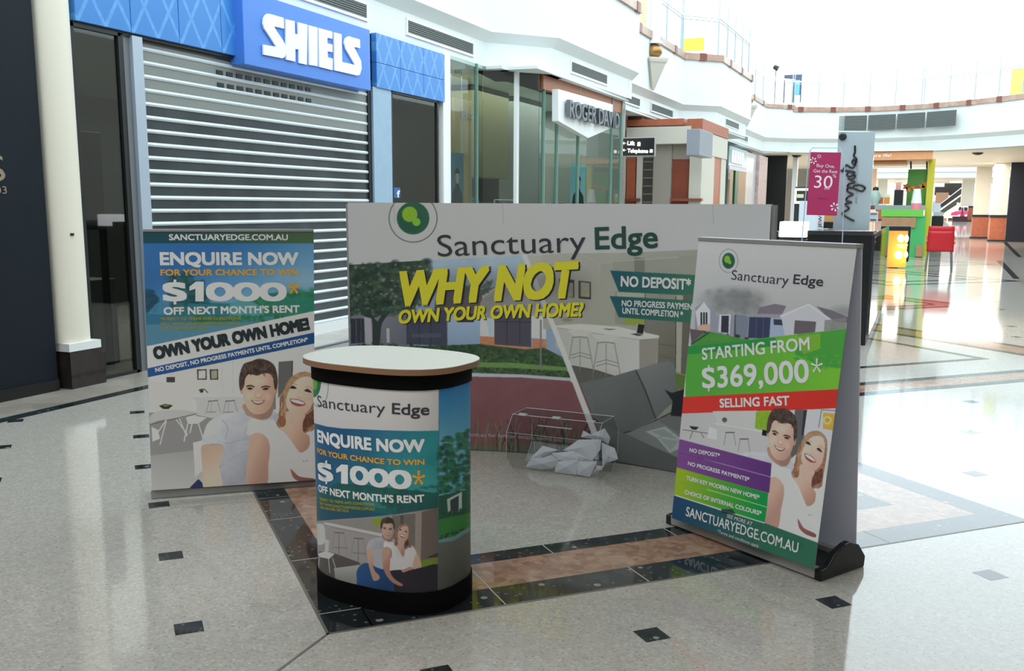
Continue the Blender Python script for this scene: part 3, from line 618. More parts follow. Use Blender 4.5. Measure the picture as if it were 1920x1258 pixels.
# ================================================================== CURVED BACKDROP
PW = (172, 168, 176)   # how plain paper reads on the backdrop
M_txd = mat('ink_charcoal', (62, 62, 72), .5); M_txg = mat('ink_green', (44, 86, 76), .5); M_txy = mat('ink_yellow', (252, 242, 60), .5)
M_txw = mat('ink_white', (248, 250, 250), .5); M_txo = mat('ink_orange', (246, 182, 60), .5); M_txk = mat('ink_dark_slate', (40, 56, 60), .5); M_shadow = mat('ink_black', (44, 42, 44), .5)
C0 = np.array([-1.9846, 3.3425]); RB = 2.474; angs = np.radians(np.linspace(124.05, 60.4, 61))
arc = [(C0[0]+RB*math.cos(t), C0[1]+RB*math.sin(t)) for t in angs]
SB = Ext(arc); HB = 1.618
cv = Canvas(640, 365, 1460, 960, 1.25, PW)
cv.poly([(640, 497), (655, 496), (803, 488), (981, 479), (1140, 475), (1309, 468), (1460, 463), (1460, 960), (640, 960)], (160, 158, 156), col2=(120, 116, 112), g=((1000, 480), (1300, 800)))
# left half: the house outside
cv.poly([(640, 497), (655, 496), (803, 488), (979, 479), (1053, 640), (1115, 800), (1120, 960), (640, 960)], (150, 164, 190), col2=(128, 140, 168), g=((800, 480), (800, 620)), noise=5, nsc=40)
cv.poly([(650, 497), (800, 488), (806, 520), (790, 560), (760, 600), (700, 615), (650, 605)], (48, 62, 60), noise=14, nsc=12)
fo = [(652, 498), (804, 489), (810, 530), (790, 570), (755, 600), (700, 606), (652, 600)]
cv.foliage(fo, 420, 7, [(38, 52, 46), (30, 44, 42), (60, 78, 62), (46, 62, 52)], .75); cv.foliage(fo, 130, 3.5, [(104, 122, 106), (86, 104, 84), (128, 142, 140)], .7)
crop(cv, 5.24, 650, 480)
cv.poly([(40, 590), (130, 575), (245, 615), (600, 520), (600, 880), (40, 880)], (112, 112, 128), col2=(92, 92, 106), g=((330, 600), (600, 800)))
cv.poly([(40, 615), (172, 612), (178, 850), (40, 860)], (48, 50, 62)); cv.line([(92, 615), (95, 850)], 6, (100, 100, 116)); cv.line([(140, 615), (142, 850)], 5, (84, 84, 98))
cv.poly([(172, 600), (240, 612), (255, 870), (182, 862)], (158, 152, 166))
cv.poly([(190, 540), (250, 640), (258, 870), (322, 870), (345, 670), (420, 560), (400, 520), (325, 610), (300, 640), (235, 560), (225, 520)], (44, 52, 54), smooth=True)
cv.foliage([(330, 520), (560, 470), (560, 560), (420, 590)], 50, 22, [(52, 68, 62), (70, 88, 78)], .7)
cv.poly([(390, 710), (420, 710), (424, 850), (394, 850)], (164, 160, 172)); cv.poly([(585, 560), (605, 560), (610, 870), (590, 870)], (52, 56, 74))
cv.poly([(870, 440), (900, 350), (1010, 300), (1330, 330), (1530, 290), (1530, 470), (1330, 560), (860, 560)], (74, 66, 76), col2=(88, 80, 88), g=((900, 350), (1300, 500)))
cv.poly([(600, 560), (985, 530), (992, 885), (610, 865)], (58, 60, 78), noise=3, nsc=20)
for x in (712, 825): cv.line([(x, 560), (x+4, 880)], 7, (38, 40, 56))
cv.poly([(640, 765), (930, 760), (930, 800), (640, 800)], (74, 78, 96), .8)
cv.poly([(990, 560), (1310, 560), (1310, 935), (990, 905)], (142, 158, 188), col2=(122, 138, 170), g=((1200, 600), (1200, 900)))
cv.poly([(1085, 560), (1250, 560), (1250, 650), (1085, 650)], (54, 50, 62))
cv.poly([(1310, 470), (1340, 400), (1600, 250), (1800, 300), (1900, 500), (1900, 650), (1310, 650)], (138, 134, 140), col2=(150, 146, 150), g=((1400, 400), (1800, 500)))
cv.poly([(1330, 385), (1530, 265), (1800, 160), (1800, 215), (1530, 330), (1335, 430)], (176, 174, 170)); cv.line([(1340, 420), (1530, 310), (1800, 200)], 6, (96, 92, 96))
cv.foliage([(1160, 280), (1440, 240), (1400, 360), (1180, 420)], 70, 22, [(60, 80, 66), (76, 98, 80)], .75)
cv.poly([(1310, 610), (1450, 610), (1450, 800), (1310, 790)], (188, 186, 196)); cv.poly([(1370, 620), (1440, 610), (1440, 790), (1400, 790)], (150, 166, 192), .7)
cv.poly([(1450, 545), (1812, 550), (1812, 895), (1450, 870)], (70, 66, 82)); 
for x in (1572, 1700): cv.line([(x, 550), (x+2, 885)], 6, (40, 38, 50))
cv.line([(1450, 645), (1812, 650)], 6, (40, 38, 50)); cv.poly([(1812, 590), (1960, 590), (1960, 815), (1812, 805)], (186, 184, 196))
cv.poly([(1310, 785), (1450, 795), (1450, 870), (1830, 900), (1830, 815), (1960, 820), (1960, 985), (1310, 930)], (176, 112, 88), noise=6, nsc=3)
for y in (800, 830, 860, 890, 920): cv.line([(1312, y), (1448, y+8)], 2.5, (140, 88, 72), .6); cv.line([(1830, y+30), (1960, y+32)], 2.5, (140, 88, 72), .6)
cv.line([(1450, 905), (1830, 935)], 5, (120, 70, 60), .8)
cv.T = None
cv.poly([(650, 650), (820, 648), (900, 645), (985, 655), (1020, 652), (1115, 700), (1115, 712), (877, 706), (650, 700)], (52, 72, 50), noise=12, nsc=5)
cv.foliage([(655, 640), (830, 648), (840, 662), (655, 660)], 60, 4, [(34, 46, 38), (48, 62, 46)], .8); cv.foliage([(838, 648), (900, 646), (900, 668), (845, 665)], 50, 4, [(30, 48, 40), (44, 70, 50)], .8)
cv.foliage([(878, 662), (1060, 668), (1090, 700), (880, 690)], 200, 4, [(40, 62, 40), (58, 86, 54), (76, 104, 66), (34, 50, 36)], .75)
cv.poly([(877, 679), (960, 680), (1080, 690), (1085, 697), (960, 690), (877, 688)], (98, 124, 74), noise=5, nsc=3); cv.foliage([(877, 690), (1085, 697), (1090, 708), (877, 698)], 130, 3, [(46, 62, 34), (80, 98, 52), (34, 48, 30)], .8)
cv.poly([(877, 699), (980, 702), (1090, 710), (1095, 716), (980, 708), (877, 706)], (164, 164, 182))
cv.poly([(640, 706), (877, 706), (980, 708), (1095, 716), (1125, 800), (1130, 960), (640, 960)], (114, 72, 80), col2=(104, 66, 74), g=((980, 715), (980, 840)), noise=2, nsc=20)
cv.poly([(640, 836), (1130, 836), (1130, 960), (640, 960)], (84, 80, 74))
for k in range(90):
    x = 878+rng.uniform(0, 225); h = rng.uniform(25, 70); cv.line([(x, 850), (x+rng.uniform(-5, 5), 850-h*.5), (x+rng.uniform(-14, 14), 850-h)], rng.uniform(1, 2.6), [(62, 80, 44), (46, 58, 38), (110, 104, 84), (36, 26, 32), (80, 92, 60)][k % 5], .75, True)
cv.line([(1014, 600), (1014, 694)], 3.5, (110, 106, 116))
# right half: kitchen
crop(cv, 5.03, 1030, 470)
cv.poly([(-60, 30), (600, 20), (600, 130), (470, 130), (400, 60), (300, 40)], (150, 148, 146)); cv.poly([(-60, 40), (300, 40), (470, 140), (480, 740), (-60, 740)], (156, 152, 150), col2=(146, 141, 138), g=((0, 100), (470, 500)))
cv.poly([(480, 130), (620, 120), (620, 740), (480, 720)], (146, 142, 138)); cv.poly([(600, 90), (1400, 40), (1400, 230), (600, 220)], (138, 136, 132)); cv.poly([(800, 60), (900, 70), (900, 200), (800, 200)], (112, 110, 106)); cv.line([(600, 100), (1220, 60)], 10, (162, 160, 158), .8)
cv.poly([(620, 380), (1200, 400), (1200, 700), (620, 700)], (132, 128, 122)); cv.poly([(640, 390), (900, 400), (900, 440), (640, 430)], (152, 150, 146)); 
cv.line([(905, 390), (905, 760)], 6, (58, 56, 54)); cv.line([(1045, 400), (1045, 440)], 4, (80, 78, 76))
cv.poly([(705, 625), (895, 640), (895, 712), (715, 690)], (128, 140, 60)); cv.poly([(610, 690), (820, 720), (820, 740), (610, 715)], (150, 148, 142))
cv.poly([(905, 640), (1190, 660), (1190, 1150), (905, 1100)], (112, 108, 104), col2=(98, 93, 88), g=((905, 700), (1190, 1000)))
for a in ((1030, 880, 1190, 900), (1030, 990, 1190, 1020)): cv.line([(a[0], a[1]), (a[2], a[3])], 5, (70, 66, 62), .8)
cv.line([(1195, 430), (1190, 1150)], 6, (34, 32, 32)); cv.poly([(1200, 420), (1262, 425), (1240, 1150), (1195, 1140)], (152, 146, 140)); cv.poly([(1262, 420), (1420, 430), (1420, 1200), (1240, 1160)], (92, 87, 84))
cv.poly([(160, 890), (1030, 800), (1010, 1240), (200, 1240)], (170, 164, 164)); cv.poly([(60, 720), (850, 835), (850, 1160), (240, 1090), (60, 900)], (164, 160, 162), col2=(176, 172, 176), g=((100, 800), (850, 1000)))
cv.poly([(850, 835), (1030, 825), (1012, 1080), (850, 1150)], (134, 127, 124)); cv.poly([(210, 1080), (430, 1120), (620, 1180), (250, 1260)], (78, 74, 76))
cv.poly([(55, 705), (300, 690), (640, 715), (1035, 800), (1035, 825), (850, 838), (60, 722)], (186, 183, 180)); cv.line([(60, 724), (850, 840), (1035, 826)], 4, (110, 106, 104), .7)
for (x, y, s_) in ((290, 770, 1.0), (535, 815, 1.12)):
    cv.poly([(x-110*s_, y-10), (x-100*s_, y-25), (x+110*s_, y-15), (x+100*s_, y+10), (x+40*s_, y+38*s_), (x-40*s_, y+38*s_)], (176, 173, 172), smooth=True); cv.line([(x-75*s_, y+48*s_), (x, y+42*s_), (x+70*s_, y+52*s_)], 6, (74, 70, 70))
    for a in ((-70, -120), (0, 0), (70, 130)): cv.line([(x+a[0]*s_, y+50*s_), (x+a[1]*s_, y+370*s_)], 9, (128, 123, 122))
    for dz in (215, 245): cv.line([(x-85*s_, y+dz*s_), (x, y+(dz-25)*s_), (x+105*s_, y+(dz+5)*s_)], 4, (72, 68, 68))
cv.poly([(820, 690), (905, 692), (885, 790), (815, 785)], (150, 148, 148)); cv.poly([(838, 692), (900, 698), (882, 786), (826, 776)], (30, 28, 30)); cv.poly([(760, 785), (820, 780), (885, 795), (840, 805)], (60, 58, 58)); cv.poly([(500, 735), (600, 738), (640, 742), (560, 748)], (64, 62, 60))
for x0, x1 in ((92, 235), (275, 392)):
    cv.poly([(x0, 265 if x0 < 200 else 282), (x1, 275 if x0 < 200 else 295), (x1, 445 if x0 < 200 else 460), (x0, 430 if x0 < 200 else 450)], (48, 42, 38)); cv.poly([(x0+18, 295), (x1-12, 305), (x1-12, 440), (x0+18, 432)], (138, 134, 120), noise=8, nsc=3)
cv.blob((165, 650), 55, (120, 112, 108), .8, .5, ry=22)
# sofa
crop(cv, 3.93, 840, 640)
cv.poly([(920, 190), (1220, 255), (1290, 240), (1390, 205), (1500, 250), (1500, 360), (960, 330)], (88, 84, 84), .7)
cv.poly([(975, 310), (1200, 262), (1390, 205), (1480, 400), (1530, 570), (1400, 650), (1310, 672), (1240, 680), (1070, 560)], (96, 98, 102), col2=(82, 84, 88), g=((1100, 350), (1400, 600)), noise=2, nsc=30)
cv.poly([(1385, 212), (1500, 170), (1625, 145), (1668, 170), (1700, 300), (1700, 420), (1600, 500), (1530, 575), (1460, 360)], (108, 109, 114), col2=(90, 91, 96), g=((1450, 250), (1650, 450)), smooth=False)
cv.poly([(1670, 235), (1790, 260), (1790, 370), (1690, 350)], (84, 104, 52)); cv.line([(1385, 215), (1450, 350), (1530, 570)], 10, (46, 46, 52)); cv.line([(1070, 570), (1240, 680), (1310, 672), (1400, 650), (1535, 580), (1700, 500)], 10, (40, 40, 44))
cv.poly([(1310, 680), (1520, 590), (1620, 560), (1790, 640), (1800, 900), (1400, 760)], (104, 106, 110)); cv.poly([(1100, 600), (1310, 680), (1500, 770), (1790, 900), (1790, 1000), (1140, 920), (1100, 800)], (90, 92, 95), col2=(74, 75, 78), g=((1200, 700), (1500, 900)))
cv.poly([(1540, 575), (1640, 540), (1800, 560), (1800, 700), (1700, 680)], (92, 94, 98)); cv.poly([(1595, 355), (1650, 380), (1760, 345), (1790, 560), (1640, 548), (1655, 440)], (28, 28, 36))
cv.poly([(1455, 665), (1600, 628), (1730, 725), (1706, 790), (1635, 822), (1540, 712)], (142, 145, 150)); cv.line([(1545, 712), (1700, 660)], 5, (110, 112, 118)); cv.poly([(1500, 665), (1590, 645), (1690, 720), (1580, 700)], (118, 122, 130), .8); cv.poly([(1560, 715), (1700, 735), (1640, 805)], (122, 126, 132), .8)
cv.poly([(1090, 850), (1170, 868), (1460, 920), (1900, 1010), (1900, 1300), (1090, 1300)], (66, 66, 66))
cv.T = None
cv.poly([(978, 478), (988, 478), (1053, 638), (1120, 810), (1126, 905), (1114, 905), (1108, 810), (1044, 640)], (186, 184, 186))
for q in ([(1144, 507), (1330, 517), (1330, 556), (1160, 547)], [(1143, 555), (1330, 565), (1330, 608), (1160, 595)]):
    cv.poly(q, (26, 74, 88), col2=(56, 100, 82), g=((1145, 530), (1310, 540)))
logo(cv, (774.5, 409), 45)
for x in (738, 942, 1336): cv.line([(x, 376), (x+2, 420)], 1.2, (146, 142, 150), .8)
# soft dark halo behind the headline
hl = cv.a.copy()
for (x0, y0, x1, y1, h_) in ((752, 548, 1090, 545, 52), (748, 590, 1098, 582, 20)):
    for k in range(60):
        f_ = k/59; cv.blob((x0+(x1-x0)*f_, y0+(y1-y0)*f_-8), h_*.75, (60, 58, 62), .05, 1.0)
tB = empty('display_backdrop', (-1.98, 5.75, 0), 'curved grey-and-photo pop-up display wall reading WHY NOT', 'display wall')
c0 = (0, .004); c1 = (SB.s[-1], .004)
pB = print_grid('printed_panel', SB, cv, [c0, c1, (SB.s[-1], HB), (0, HB)], 900, 520, PW, tB)
mb = MB(); mb.v = []
wpts = [(C0[0]+(RB+.04)*math.cos(t), C0[1]+(RB+.04)*math.sin(t)) for t in angs]
for i in range(60): mb.slab(wpts[i], wpts[i+1], -.02, .0, HB-.004)
mb.build('backing_panel', mat('grey_backing', (150, 150, 152), .6), tB)
MB().tube([(C0[0]+(RB+.012)*math.cos(t), C0[1]+(RB+.012)*math.sin(t), HB-.006) for t in angs], .007, 6).build('top_channel', M_alu, tB)
for k in (0, 60):
    p = arc[k]; q = wpts[k]; MB().tube([((p[0]+q[0])/2, (p[1]+q[1])/2, 0), ((p[0]+q[0])/2, (p[1]+q[1])/2, HB-.01)], .012, 8).build('upright_pole', M_alu, tB)
for k in (12, 24, 36, 48):
    q = (C0[0]+(RB+.3)*math.cos(angs[k]), C0[1]+(RB+.3)*math.sin(angs[k])); MB().tube([(q[0], q[1], 0), (q[0], q[1], HB-.05)], .012, 6).build('rear_pole', M_alu, tB)
TB = lambda s, p0, p1, cap_, m_, **k: text_on(SB, s, p0, p1, cap_, m_, pB, off=k.pop('off', .003), **k)
TB('Sanctuary', (821, 481), (1099, 472), 40, M_txd, bold=-.002); TB('Edge', (1116, 468), (1234, 465), 42, M_txg, bold=.02)
TB('WHY NOT', (757, 607-29), (1092, 561), 68, M_shadow, bold=.05, shear=.28, off=.0016); TB('WHY NOT', (754, 576), (1089, 559), 68, M_txy, bold=.045, shear=.28, off=.0026)
TB('OWN YOUR OWN HOME?', (750, 609), (1098, 595), 26, M_shadow, bold=.036, shear=.24, off=.0016); TB('OWN YOUR OWN HOME?', (748, 607.5), (1096, 593.5), 26, M_txy, bold=.036, shear=.24, off=.0026)
TB('NO DEPOSIT*', (1164, 537), (1296, 544), 20, M_txw, bold=.03); TB('NO PROGRESS PAYMENTS', (1166, 574), (1312, 582), 11.5, M_txw, bold=.025); TB('UNTIL COMPLETION *', (1167, 588), (1281, 596), 11.5, M_txw, bold=.025)
TB('com.au for further details. terms and conditions', (878, 817.5), (1108, 834), 7, mat('ink_faded_white', (186, 176, 176), .5), bold=.02)

# ================================================================== LEFT BANNER STAND
PL = (176, 172, 178)
bl, br = G(284, 922, .05), G(592, 899, .05); D = (br-bl); D[2] = 0; D /= np.linalg.norm(D); nrm = np.array([D[1], -D[0], 0]); ti = math.radians(2.0)
U = np.array([-nrm[0]*math.sin(ti), -nrm[1]*math.sin(ti), math.cos(ti)]); SL = Flat(bl, D, U)
cv = Canvas(258, 420, 604, 935, 1.6, (120, 150, 180))
crop(cv, 5.718, 270, 420)
cv.poly([(-20, 60), (1900, 60), (1900, 1300), (-20, 1300)], (38, 92, 152), col2=(96, 140, 176), g=((900, 210), (1150, 720)), noise=5, nsc=200)
cv.blob((1750, 600), 330, (140, 160, 180), .6, 1.0, ry=150); cv.blob((1500, 560), 250, (110, 146, 176), .5, 1.0, ry=120); cv.blob((50, 560), 240, (50, 90, 140), .6, 1, ry=260)
cv.poly([(-20, 690), (60, 690), (130, 790), (260, 870), (520, 840), (900, 850), (1300, 740), (1600, 740), (1900, 710), (1900, 1000), (-20, 1000)], (34, 92, 108), col2=(46, 112, 90), g=((100, 800), (1700, 900)), noise=8, nsc=60)
cv.foliage([(230, 560), (420, 500), (660, 640), (680, 860), (300, 860)], 170, 44, [(28, 74, 84), (22, 60, 76), (40, 90, 92)], .7); cv.foliage([(10, 700), (90, 700), (160, 820), (120, 930), (10, 930)], 50, 34, [(26, 66, 92), (22, 56, 82)], .75)
cv.foliage([(1200, 760), (1880, 700), (1880, 960), (1250, 960)], 120, 42, [(38, 108, 84), (48, 120, 90), (30, 90, 78)], .65)
cv.poly([(40, 960), (120, 860), (200, 810), (300, 900), (300, 1000), (60, 1000)], (70, 124, 164), .7); cv.poly([(920, 830), (1100, 800), (1280, 900), (1280, 1000), (920, 1000)], (90, 150, 170), .7); cv.poly([(1420, 800), (1860, 780), (1860, 940), (1420, 950)], (40, 112, 100), .8)
cv.poly([(470, 850), (900, 870), (900, 1000), (470, 1000)], (44, 104, 126), .8)
cv.poly([(-20, 960), (700, 1000), (1900, 980), (1900, 1300), (-20, 1300)], (44, 96, 128), col2=(66, 122, 120), g=((100, 1000), (1500, 1000))); cv.foliage([(500, 985), (1500, 985), (1500, 1040), (500, 1060)], 90, 26, [(26, 88, 60), (40, 104, 64)], .7); cv.poly([(20, 1080), (700, 1060), (1500, 1060), (1500, 1300), (20, 1300)], (84, 124, 148), .7)
cv.poly([(-20, 60), (1900, 60), (1900, 208), (-20, 208)], (18, 62, 78), col2=(64, 88, 62), g=((100, 100), (1700, 100)))
cv.T = None
cv.poly([(250, 690), (610, 610), (610, 940), (250, 940)], (184, 178, 182), col2=(196, 190, 190), g=((300, 700), (480, 800)))
cv.poly([(250, 776), (470, 760), (470, 870), (250, 900)], (132, 127, 132)); cv.poly([(250, 858), (380, 842), (420, 940), (250, 940)], (176, 172, 176), col2=(150, 146, 150), g=((300, 920), (300, 845)))
crop(cv, 4.8375, 360, 660)
cv.poly([(270, 60), (440, 50), (470, 400), (270, 400)], (198, 194, 196), .8); cv.line([(272, 90), (278, 380)], 4, (168, 164, 168)); cv.line([(370, 80), (372, 370)], 4, (170, 166, 170)); 
cv.poly([(785, 88), (915, 78), (912, 250), (780, 420)], (92, 90, 94)); cv.line([(910, 80), (908, 230)], 9, (48, 44, 46)); cv.poly([(715, 380), (760, 380), (760, 520), (715, 520)], (96, 92, 92), .8)
for x0, x1 in ((45, 132), (160, 236)): cv.poly([(x0, 158), (x1, 156), (x1+2, 250), (x0+4, 252)], (50, 46, 48)); cv.poly([(x0+14, 168), (x1-8, 166), (x1-8, 240), (x0+14, 242)], (186, 182, 180) if x0 < 100 else (150, 146, 128), noise=8, nsc=3)
cv.blob((85, 350), 18, (40, 36, 40), .9, .3); cv.line([(60, 345), (110, 335), (145, 370)], 8, (70, 66, 66)); 
cv.poly([(0, 390), (250, 385), (480, 378), (480, 408), (0, 408)], (206, 202, 204)); cv.poly([(0, 408), (480, 408), (480, 580), (180, 600), (0, 560)], (180, 175, 182)); 
for x in (190, 345): cv.line([(x-45, 446), (x, 444), (x+45, 438)], 7, (66, 62, 66)); cv.line([(x-35, 450), (x-65, 560)], 6, (140, 136, 140)); cv.line([(x+40, 445), (x+70, 550)], 6, (140, 136, 140)); cv.line([(x-10, 450), (x-20, 560)], 5, (150, 146, 150)); cv.line([(x-55, 545), (x+30, 545)], 4, (96, 92, 96))
cv.T = None
# dining table, chairs, bowl, shelf
cv.poly([(284, 694), (330, 710), (330, 722), (284, 712)], (200, 196, 198)); cv.poly([(312, 707), (328, 707), (328, 717), (312, 717)], (58, 54, 58))
cv.poly([(346, 757), (352, 749), (368, 752), (366, 782), (352, 786)], (206, 202, 204), smooth=True); cv.poly([(349, 783), (362, 779), (388, 783), (372, 794), (352, 795)], (206, 202, 204)); 
for a in (((352, 795), (345, 828)), ((372, 794), (380, 820)), ((360, 795), (356, 812))): cv.line(a, 2.2, (198, 194, 196))
cv.poly([(282, 780), (300, 770), (345, 769), (372, 775), (345, 783), (300, 788), (282, 794)], (172, 168, 172), smooth=True); cv.line([(282, 796), (310, 789), (368, 776)], 1.6, (88, 84, 88))
for a in (((312, 787), (300, 834)), ((312, 787), (288, 822)), ((336, 784), (350, 818)), ((330, 786), (352, 815))): cv.line(a, 1.8, (204, 200, 202))
cv.poly([(298, 761), (310, 757), (324, 760), (316, 767), (306, 767)], (40, 44, 38)); cv.blob((311, 760), 6, (110, 130, 60), .9, .4, ry=2)
cv.poly([(284, 800), (296, 806), (300, 822), (286, 828)], (200, 196, 198)); cv.poly([(362, 830), (378, 826), (382, 880), (366, 895)], (206, 203, 205)); cv.poly([(356, 914), (372, 898), (386, 912), (372, 924)], (40, 44, 84))
crop(cv, 4.8375, 360, 660); couple(cv); cv.T = None
cv.poly([(250, 655.5), (277, 649), (604, 580), (604, 620.5), (279, 690.5), (250, 697)], (206, 208, 212)); cv.poly([(250, 696.5), (279, 690), (604, 620), (604, 641), (279.5, 707), (250, 713)], (30, 72, 132), col2=(24, 66, 118), g=((280, 700), (590, 630)))
cv.line([(283, 922), (592, 902)], 4, (40, 38, 40))
tL = empty('banner_stand', tuple((G(284, 930)+G(590, 905))/2), 'grey-framed banner stand offering $1000 in front of the roller shutter', 'banner')
quadL = [SL.inv(284.5, 921), SL.inv(591.5, 903), SL.inv(588, 433), SL.inv(268, 433)]
pL = print_grid('printed_banner', SL, cv, quadL, 460, 700, PL, tL)
def rail(name, a, b, n, w0, w1, z0, z1, m_, parent, bev=0.004):
    a = np.array(a, float); b = np.array(b, float); n = np.array(n, float); mb = MB(); mb.ext([(*(a+n*w0)[:2], z0), (*(a+n*w1)[:2], z0), (*(a+n*w1)[:2], z1), (*(a+n*w0)[:2], z1)], (b-a)); return mb.build(name, m_, parent, bevel=bev)
fl_, fr_ = G(283.5, 936), G(592, 911)
rail('base_rail', fl_, fr_, -nrm, 0.0, .16, 0.0, .05, M_alu, tL)
tlp = SL.fwd(*[np.array([c]) for c in quadL[3]])[0][0]; trp = SL.fwd(*[np.array([c]) for c in quadL[2]])[0][0]
MB().ext([tlp+nrm*.006+[0, 0, -.004], tlp-nrm*.012+[0, 0, -.004], tlp-nrm*.012+[0, 0, .01], tlp+nrm*.006+[0, 0, .01]], trp-tlp).build('top_rail', M_alu, tL, bevel=.002)
mid = (tlp+trp)/2; bm = (fl_+fr_)/2-nrm*.08; MB().tube([(bm[0], bm[1], .04), (bm[0]+.0, bm[1], .1), (mid[0]-nrm[0]*.02, mid[1]-nrm[1]*.02, mid[2]-.01)], .012, 8).build('support_pole', M_alu, tL)
blp = SL.fwd(*[np.array([c]) for c in quadL[0]])[0][0]; brp = SL.fwd(*[np.array([c]) for c in quadL[1]])[0][0]
MB().add([blp-nrm*.002, brp-nrm*.002, trp-nrm*.002, tlp-nrm*.002], [(3, 2, 1, 0)]).build('banner_back', mat('banner_reverse', (170, 170, 172), .7), tL)
TL = lambda s, p0, p1, cap_, m_, **k: text_on(SL, s, p0, p1, cap_, m_, pL, **k)
TL('SANCTUARYEDGE.COM.AU', (317, 450.5), (540, 450.5), 11.5, M_txw, bold=.03)
TL('ENQUIRE NOW', (300, 497.5), (560, 497), 25, M_txw, bold=.045); TL('FOR YOUR CHANCE TO WIN', (301, 517), (559, 516), 12, M_txo, bold=.035)
one(SL, 355, 382, 565, 37, M_txw, pL); TL('000', (386, 565), (538, 565), 36, M_txw, bold=.055, spacing=.92); dollar(SL, (305, 565), (351, 565), 36, M_txw, pL); star(SL, (551, 540), 12, 12, M_txo, pL)
TL('OFF NEXT MONTH\'S RENT', (307, 590.5), (562, 586), 14.5, M_txw, bold=.04)
for s_, y, x1 in (('*SUBJECT TO TERMS AND CONDITIONS', 600.5, 451), ('VISIT WWW.SANCTUARYEDGE.COM.AU', 609.5, 450), ('FOR FURTHER DETAILS.', 618.5, 388)): TL(s_, (301, y), (x1, y-1), 5.5, mat('ink_olive', (176, 168, 60), .5), bold=.03)
TL('OWN YOUR OWN HOME!', (290, 675), (582, 618), 25, M_txk, bold=.06); TL('NO DEPOSIT, NO PROGRESS PAYMENTS UNTIL COMPLETION*', (292, 698), (578, 640), 8.5, M_txw, bold=.035)

# ================================================================== RIGHT BANNER STAND (double sided)
PR = (178, 175, 178)
bl, br = G(1257, 973, .06), G(1530, 1070, .06); D = br-bl; D[2] = 0; D /= np.linalg.norm(D); nrm = np.array([D[1], -D[0], 0]); ti = math.radians(6.0)
U = np.array([-nrm[0]*math.sin(ti), -nrm[1]*math.sin(ti), math.cos(ti)]); SR = Flat(bl, D, U)
cv = Canvas(1235, 435, 1625, 1090, 1.6, (176, 172, 176))
crop(cv, 1.8775, 1240, 430)
cv.poly([(90, 20), (720, 20), (720, 400), (90, 400)], (180, 177, 180), col2=(164, 162, 166), g=((400, 60), (400, 300)))
cv.blob((255, 250), 125, (110, 110, 112), .75, .8, ry=52); cv.foliage([(160, 215), (350, 215), (370, 300), (190, 320)], 160, 15, [(112, 112, 114), (96, 98, 100), (134, 134, 136)], .22); cv.blob((640, 290), 60, (116, 116, 120), .6, .9, ry=26)
cv.poly([(345, 275), (400, 262), (440, 270), (420, 310), (330, 315)], (112, 104, 118)); cv.poly([(545, 270), (600, 285), (660, 310), (660, 330), (600, 325)], (104, 98, 108))
cv.poly([(118, 320), (120, 275), (150, 255), (190, 290), (200, 310), (300, 300), (440, 300), (600, 320), (620, 350), (620, 400), (118, 400)], (134, 136, 152))
cv.poly([(120, 290), (150, 255), (172, 285), (172, 345), (130, 355)], (188, 188, 198)); 
for x in (138, 147, 156): cv.poly([(x, 292), (x+6, 292), (x+6, 335), (x, 337)], (40, 40, 52))
cv.poly([(130, 338), (172, 332), (172, 355), (130, 360)], (184, 150, 134)); cv.poly([(205, 300), (245, 300), (240, 370), (200, 360)], (192, 192, 200)); cv.poly([(212, 304), (238, 304), (236, 365), (210, 362)], (48, 46, 62))
cv.poly([(258, 300), (270, 300), (268, 380), (255, 380)], (72, 76, 84)); cv.poly([(262, 300), (308, 305), (300, 382), (262, 380)], (112, 116, 134))
cv.poly([(310, 308), (385, 310), (380, 385), (305, 382)], (52, 56, 84)); cv.line([(335, 310), (332, 384)], 2, (80, 84, 110)); cv.line([(360, 310), (357, 384)], 2, (80, 84, 110))
cv.poly([(300, 296), (450, 300), (450, 312), (300, 308)], (140, 136, 148)); cv.poly([(385, 312), (445, 312), (440, 390), (380, 386)], (146, 156, 182)); cv.poly([(395, 316), (430, 318), (430, 338), (396, 336)], (54, 56, 72))
cv.poly([(420, 300), (520, 262), (600, 318), (600, 330), (580, 400), (440, 400)], (178, 176, 186)); cv.line([(418, 308), (518, 264), (604, 324)], 6, (196, 194, 200)); cv.poly([(470, 320), (545, 325), (540, 372), (466, 368)], (92, 84, 92)); cv.poly([(575, 320), (650, 310), (650, 400), (570, 400)], (120, 118, 118), .8)
cv.foliage([(118, 355), (310, 380), (310, 395), (118, 372)], 40, 7, [(36, 46, 36), (50, 62, 44)], .8); cv.poly([(110, 370), (180, 362), (300, 388), (660, 398), (660, 470), (100, 470)], (70, 128, 56), noise=5, nsc=12); cv.poly([(100, 350), (155, 358), (106, 400)], (90, 76, 84)); cv.line([(170, 362), (104, 405)], 5, (48, 56, 66))
cv.poly([(88, 412), (150, 405), (400, 378), (720, 342), (720, 556), (620, 565), (84, 592)], (76, 146, 58), col2=(108, 168, 50), g=((150, 500), (600, 520))); cv.poly([(88, 412), (400, 380), (410, 410), (95, 440)], (34, 124, 62), .85); cv.poly([(480, 372), (650, 350), (640, 490), (560, 480), (470, 440)], (40, 124, 62), .6)
cv.poly([(470, 376), (560, 366), (560, 420), (500, 440)], (150, 172, 44), .5); cv.foliage([(470, 450), (640, 440), (630, 490), (470, 480)], 40, 9, [(52, 134, 62), (96, 160, 60)], .5)
cv.poly([(60, 590.5), (84, 590), (620, 563), (720, 558), (720, 626), (612, 631), (78, 648), (60, 649)], (202, 48, 42), col2=(184, 44, 38), g=((100, 600), (600, 600)))
cv.poly([(60, 649), (78, 648), (612, 631), (720, 626), (720, 1200), (20, 1200), (20, 900)], (172, 168, 172), col2=(190, 186, 188), g=((100, 700), (500, 1000)))
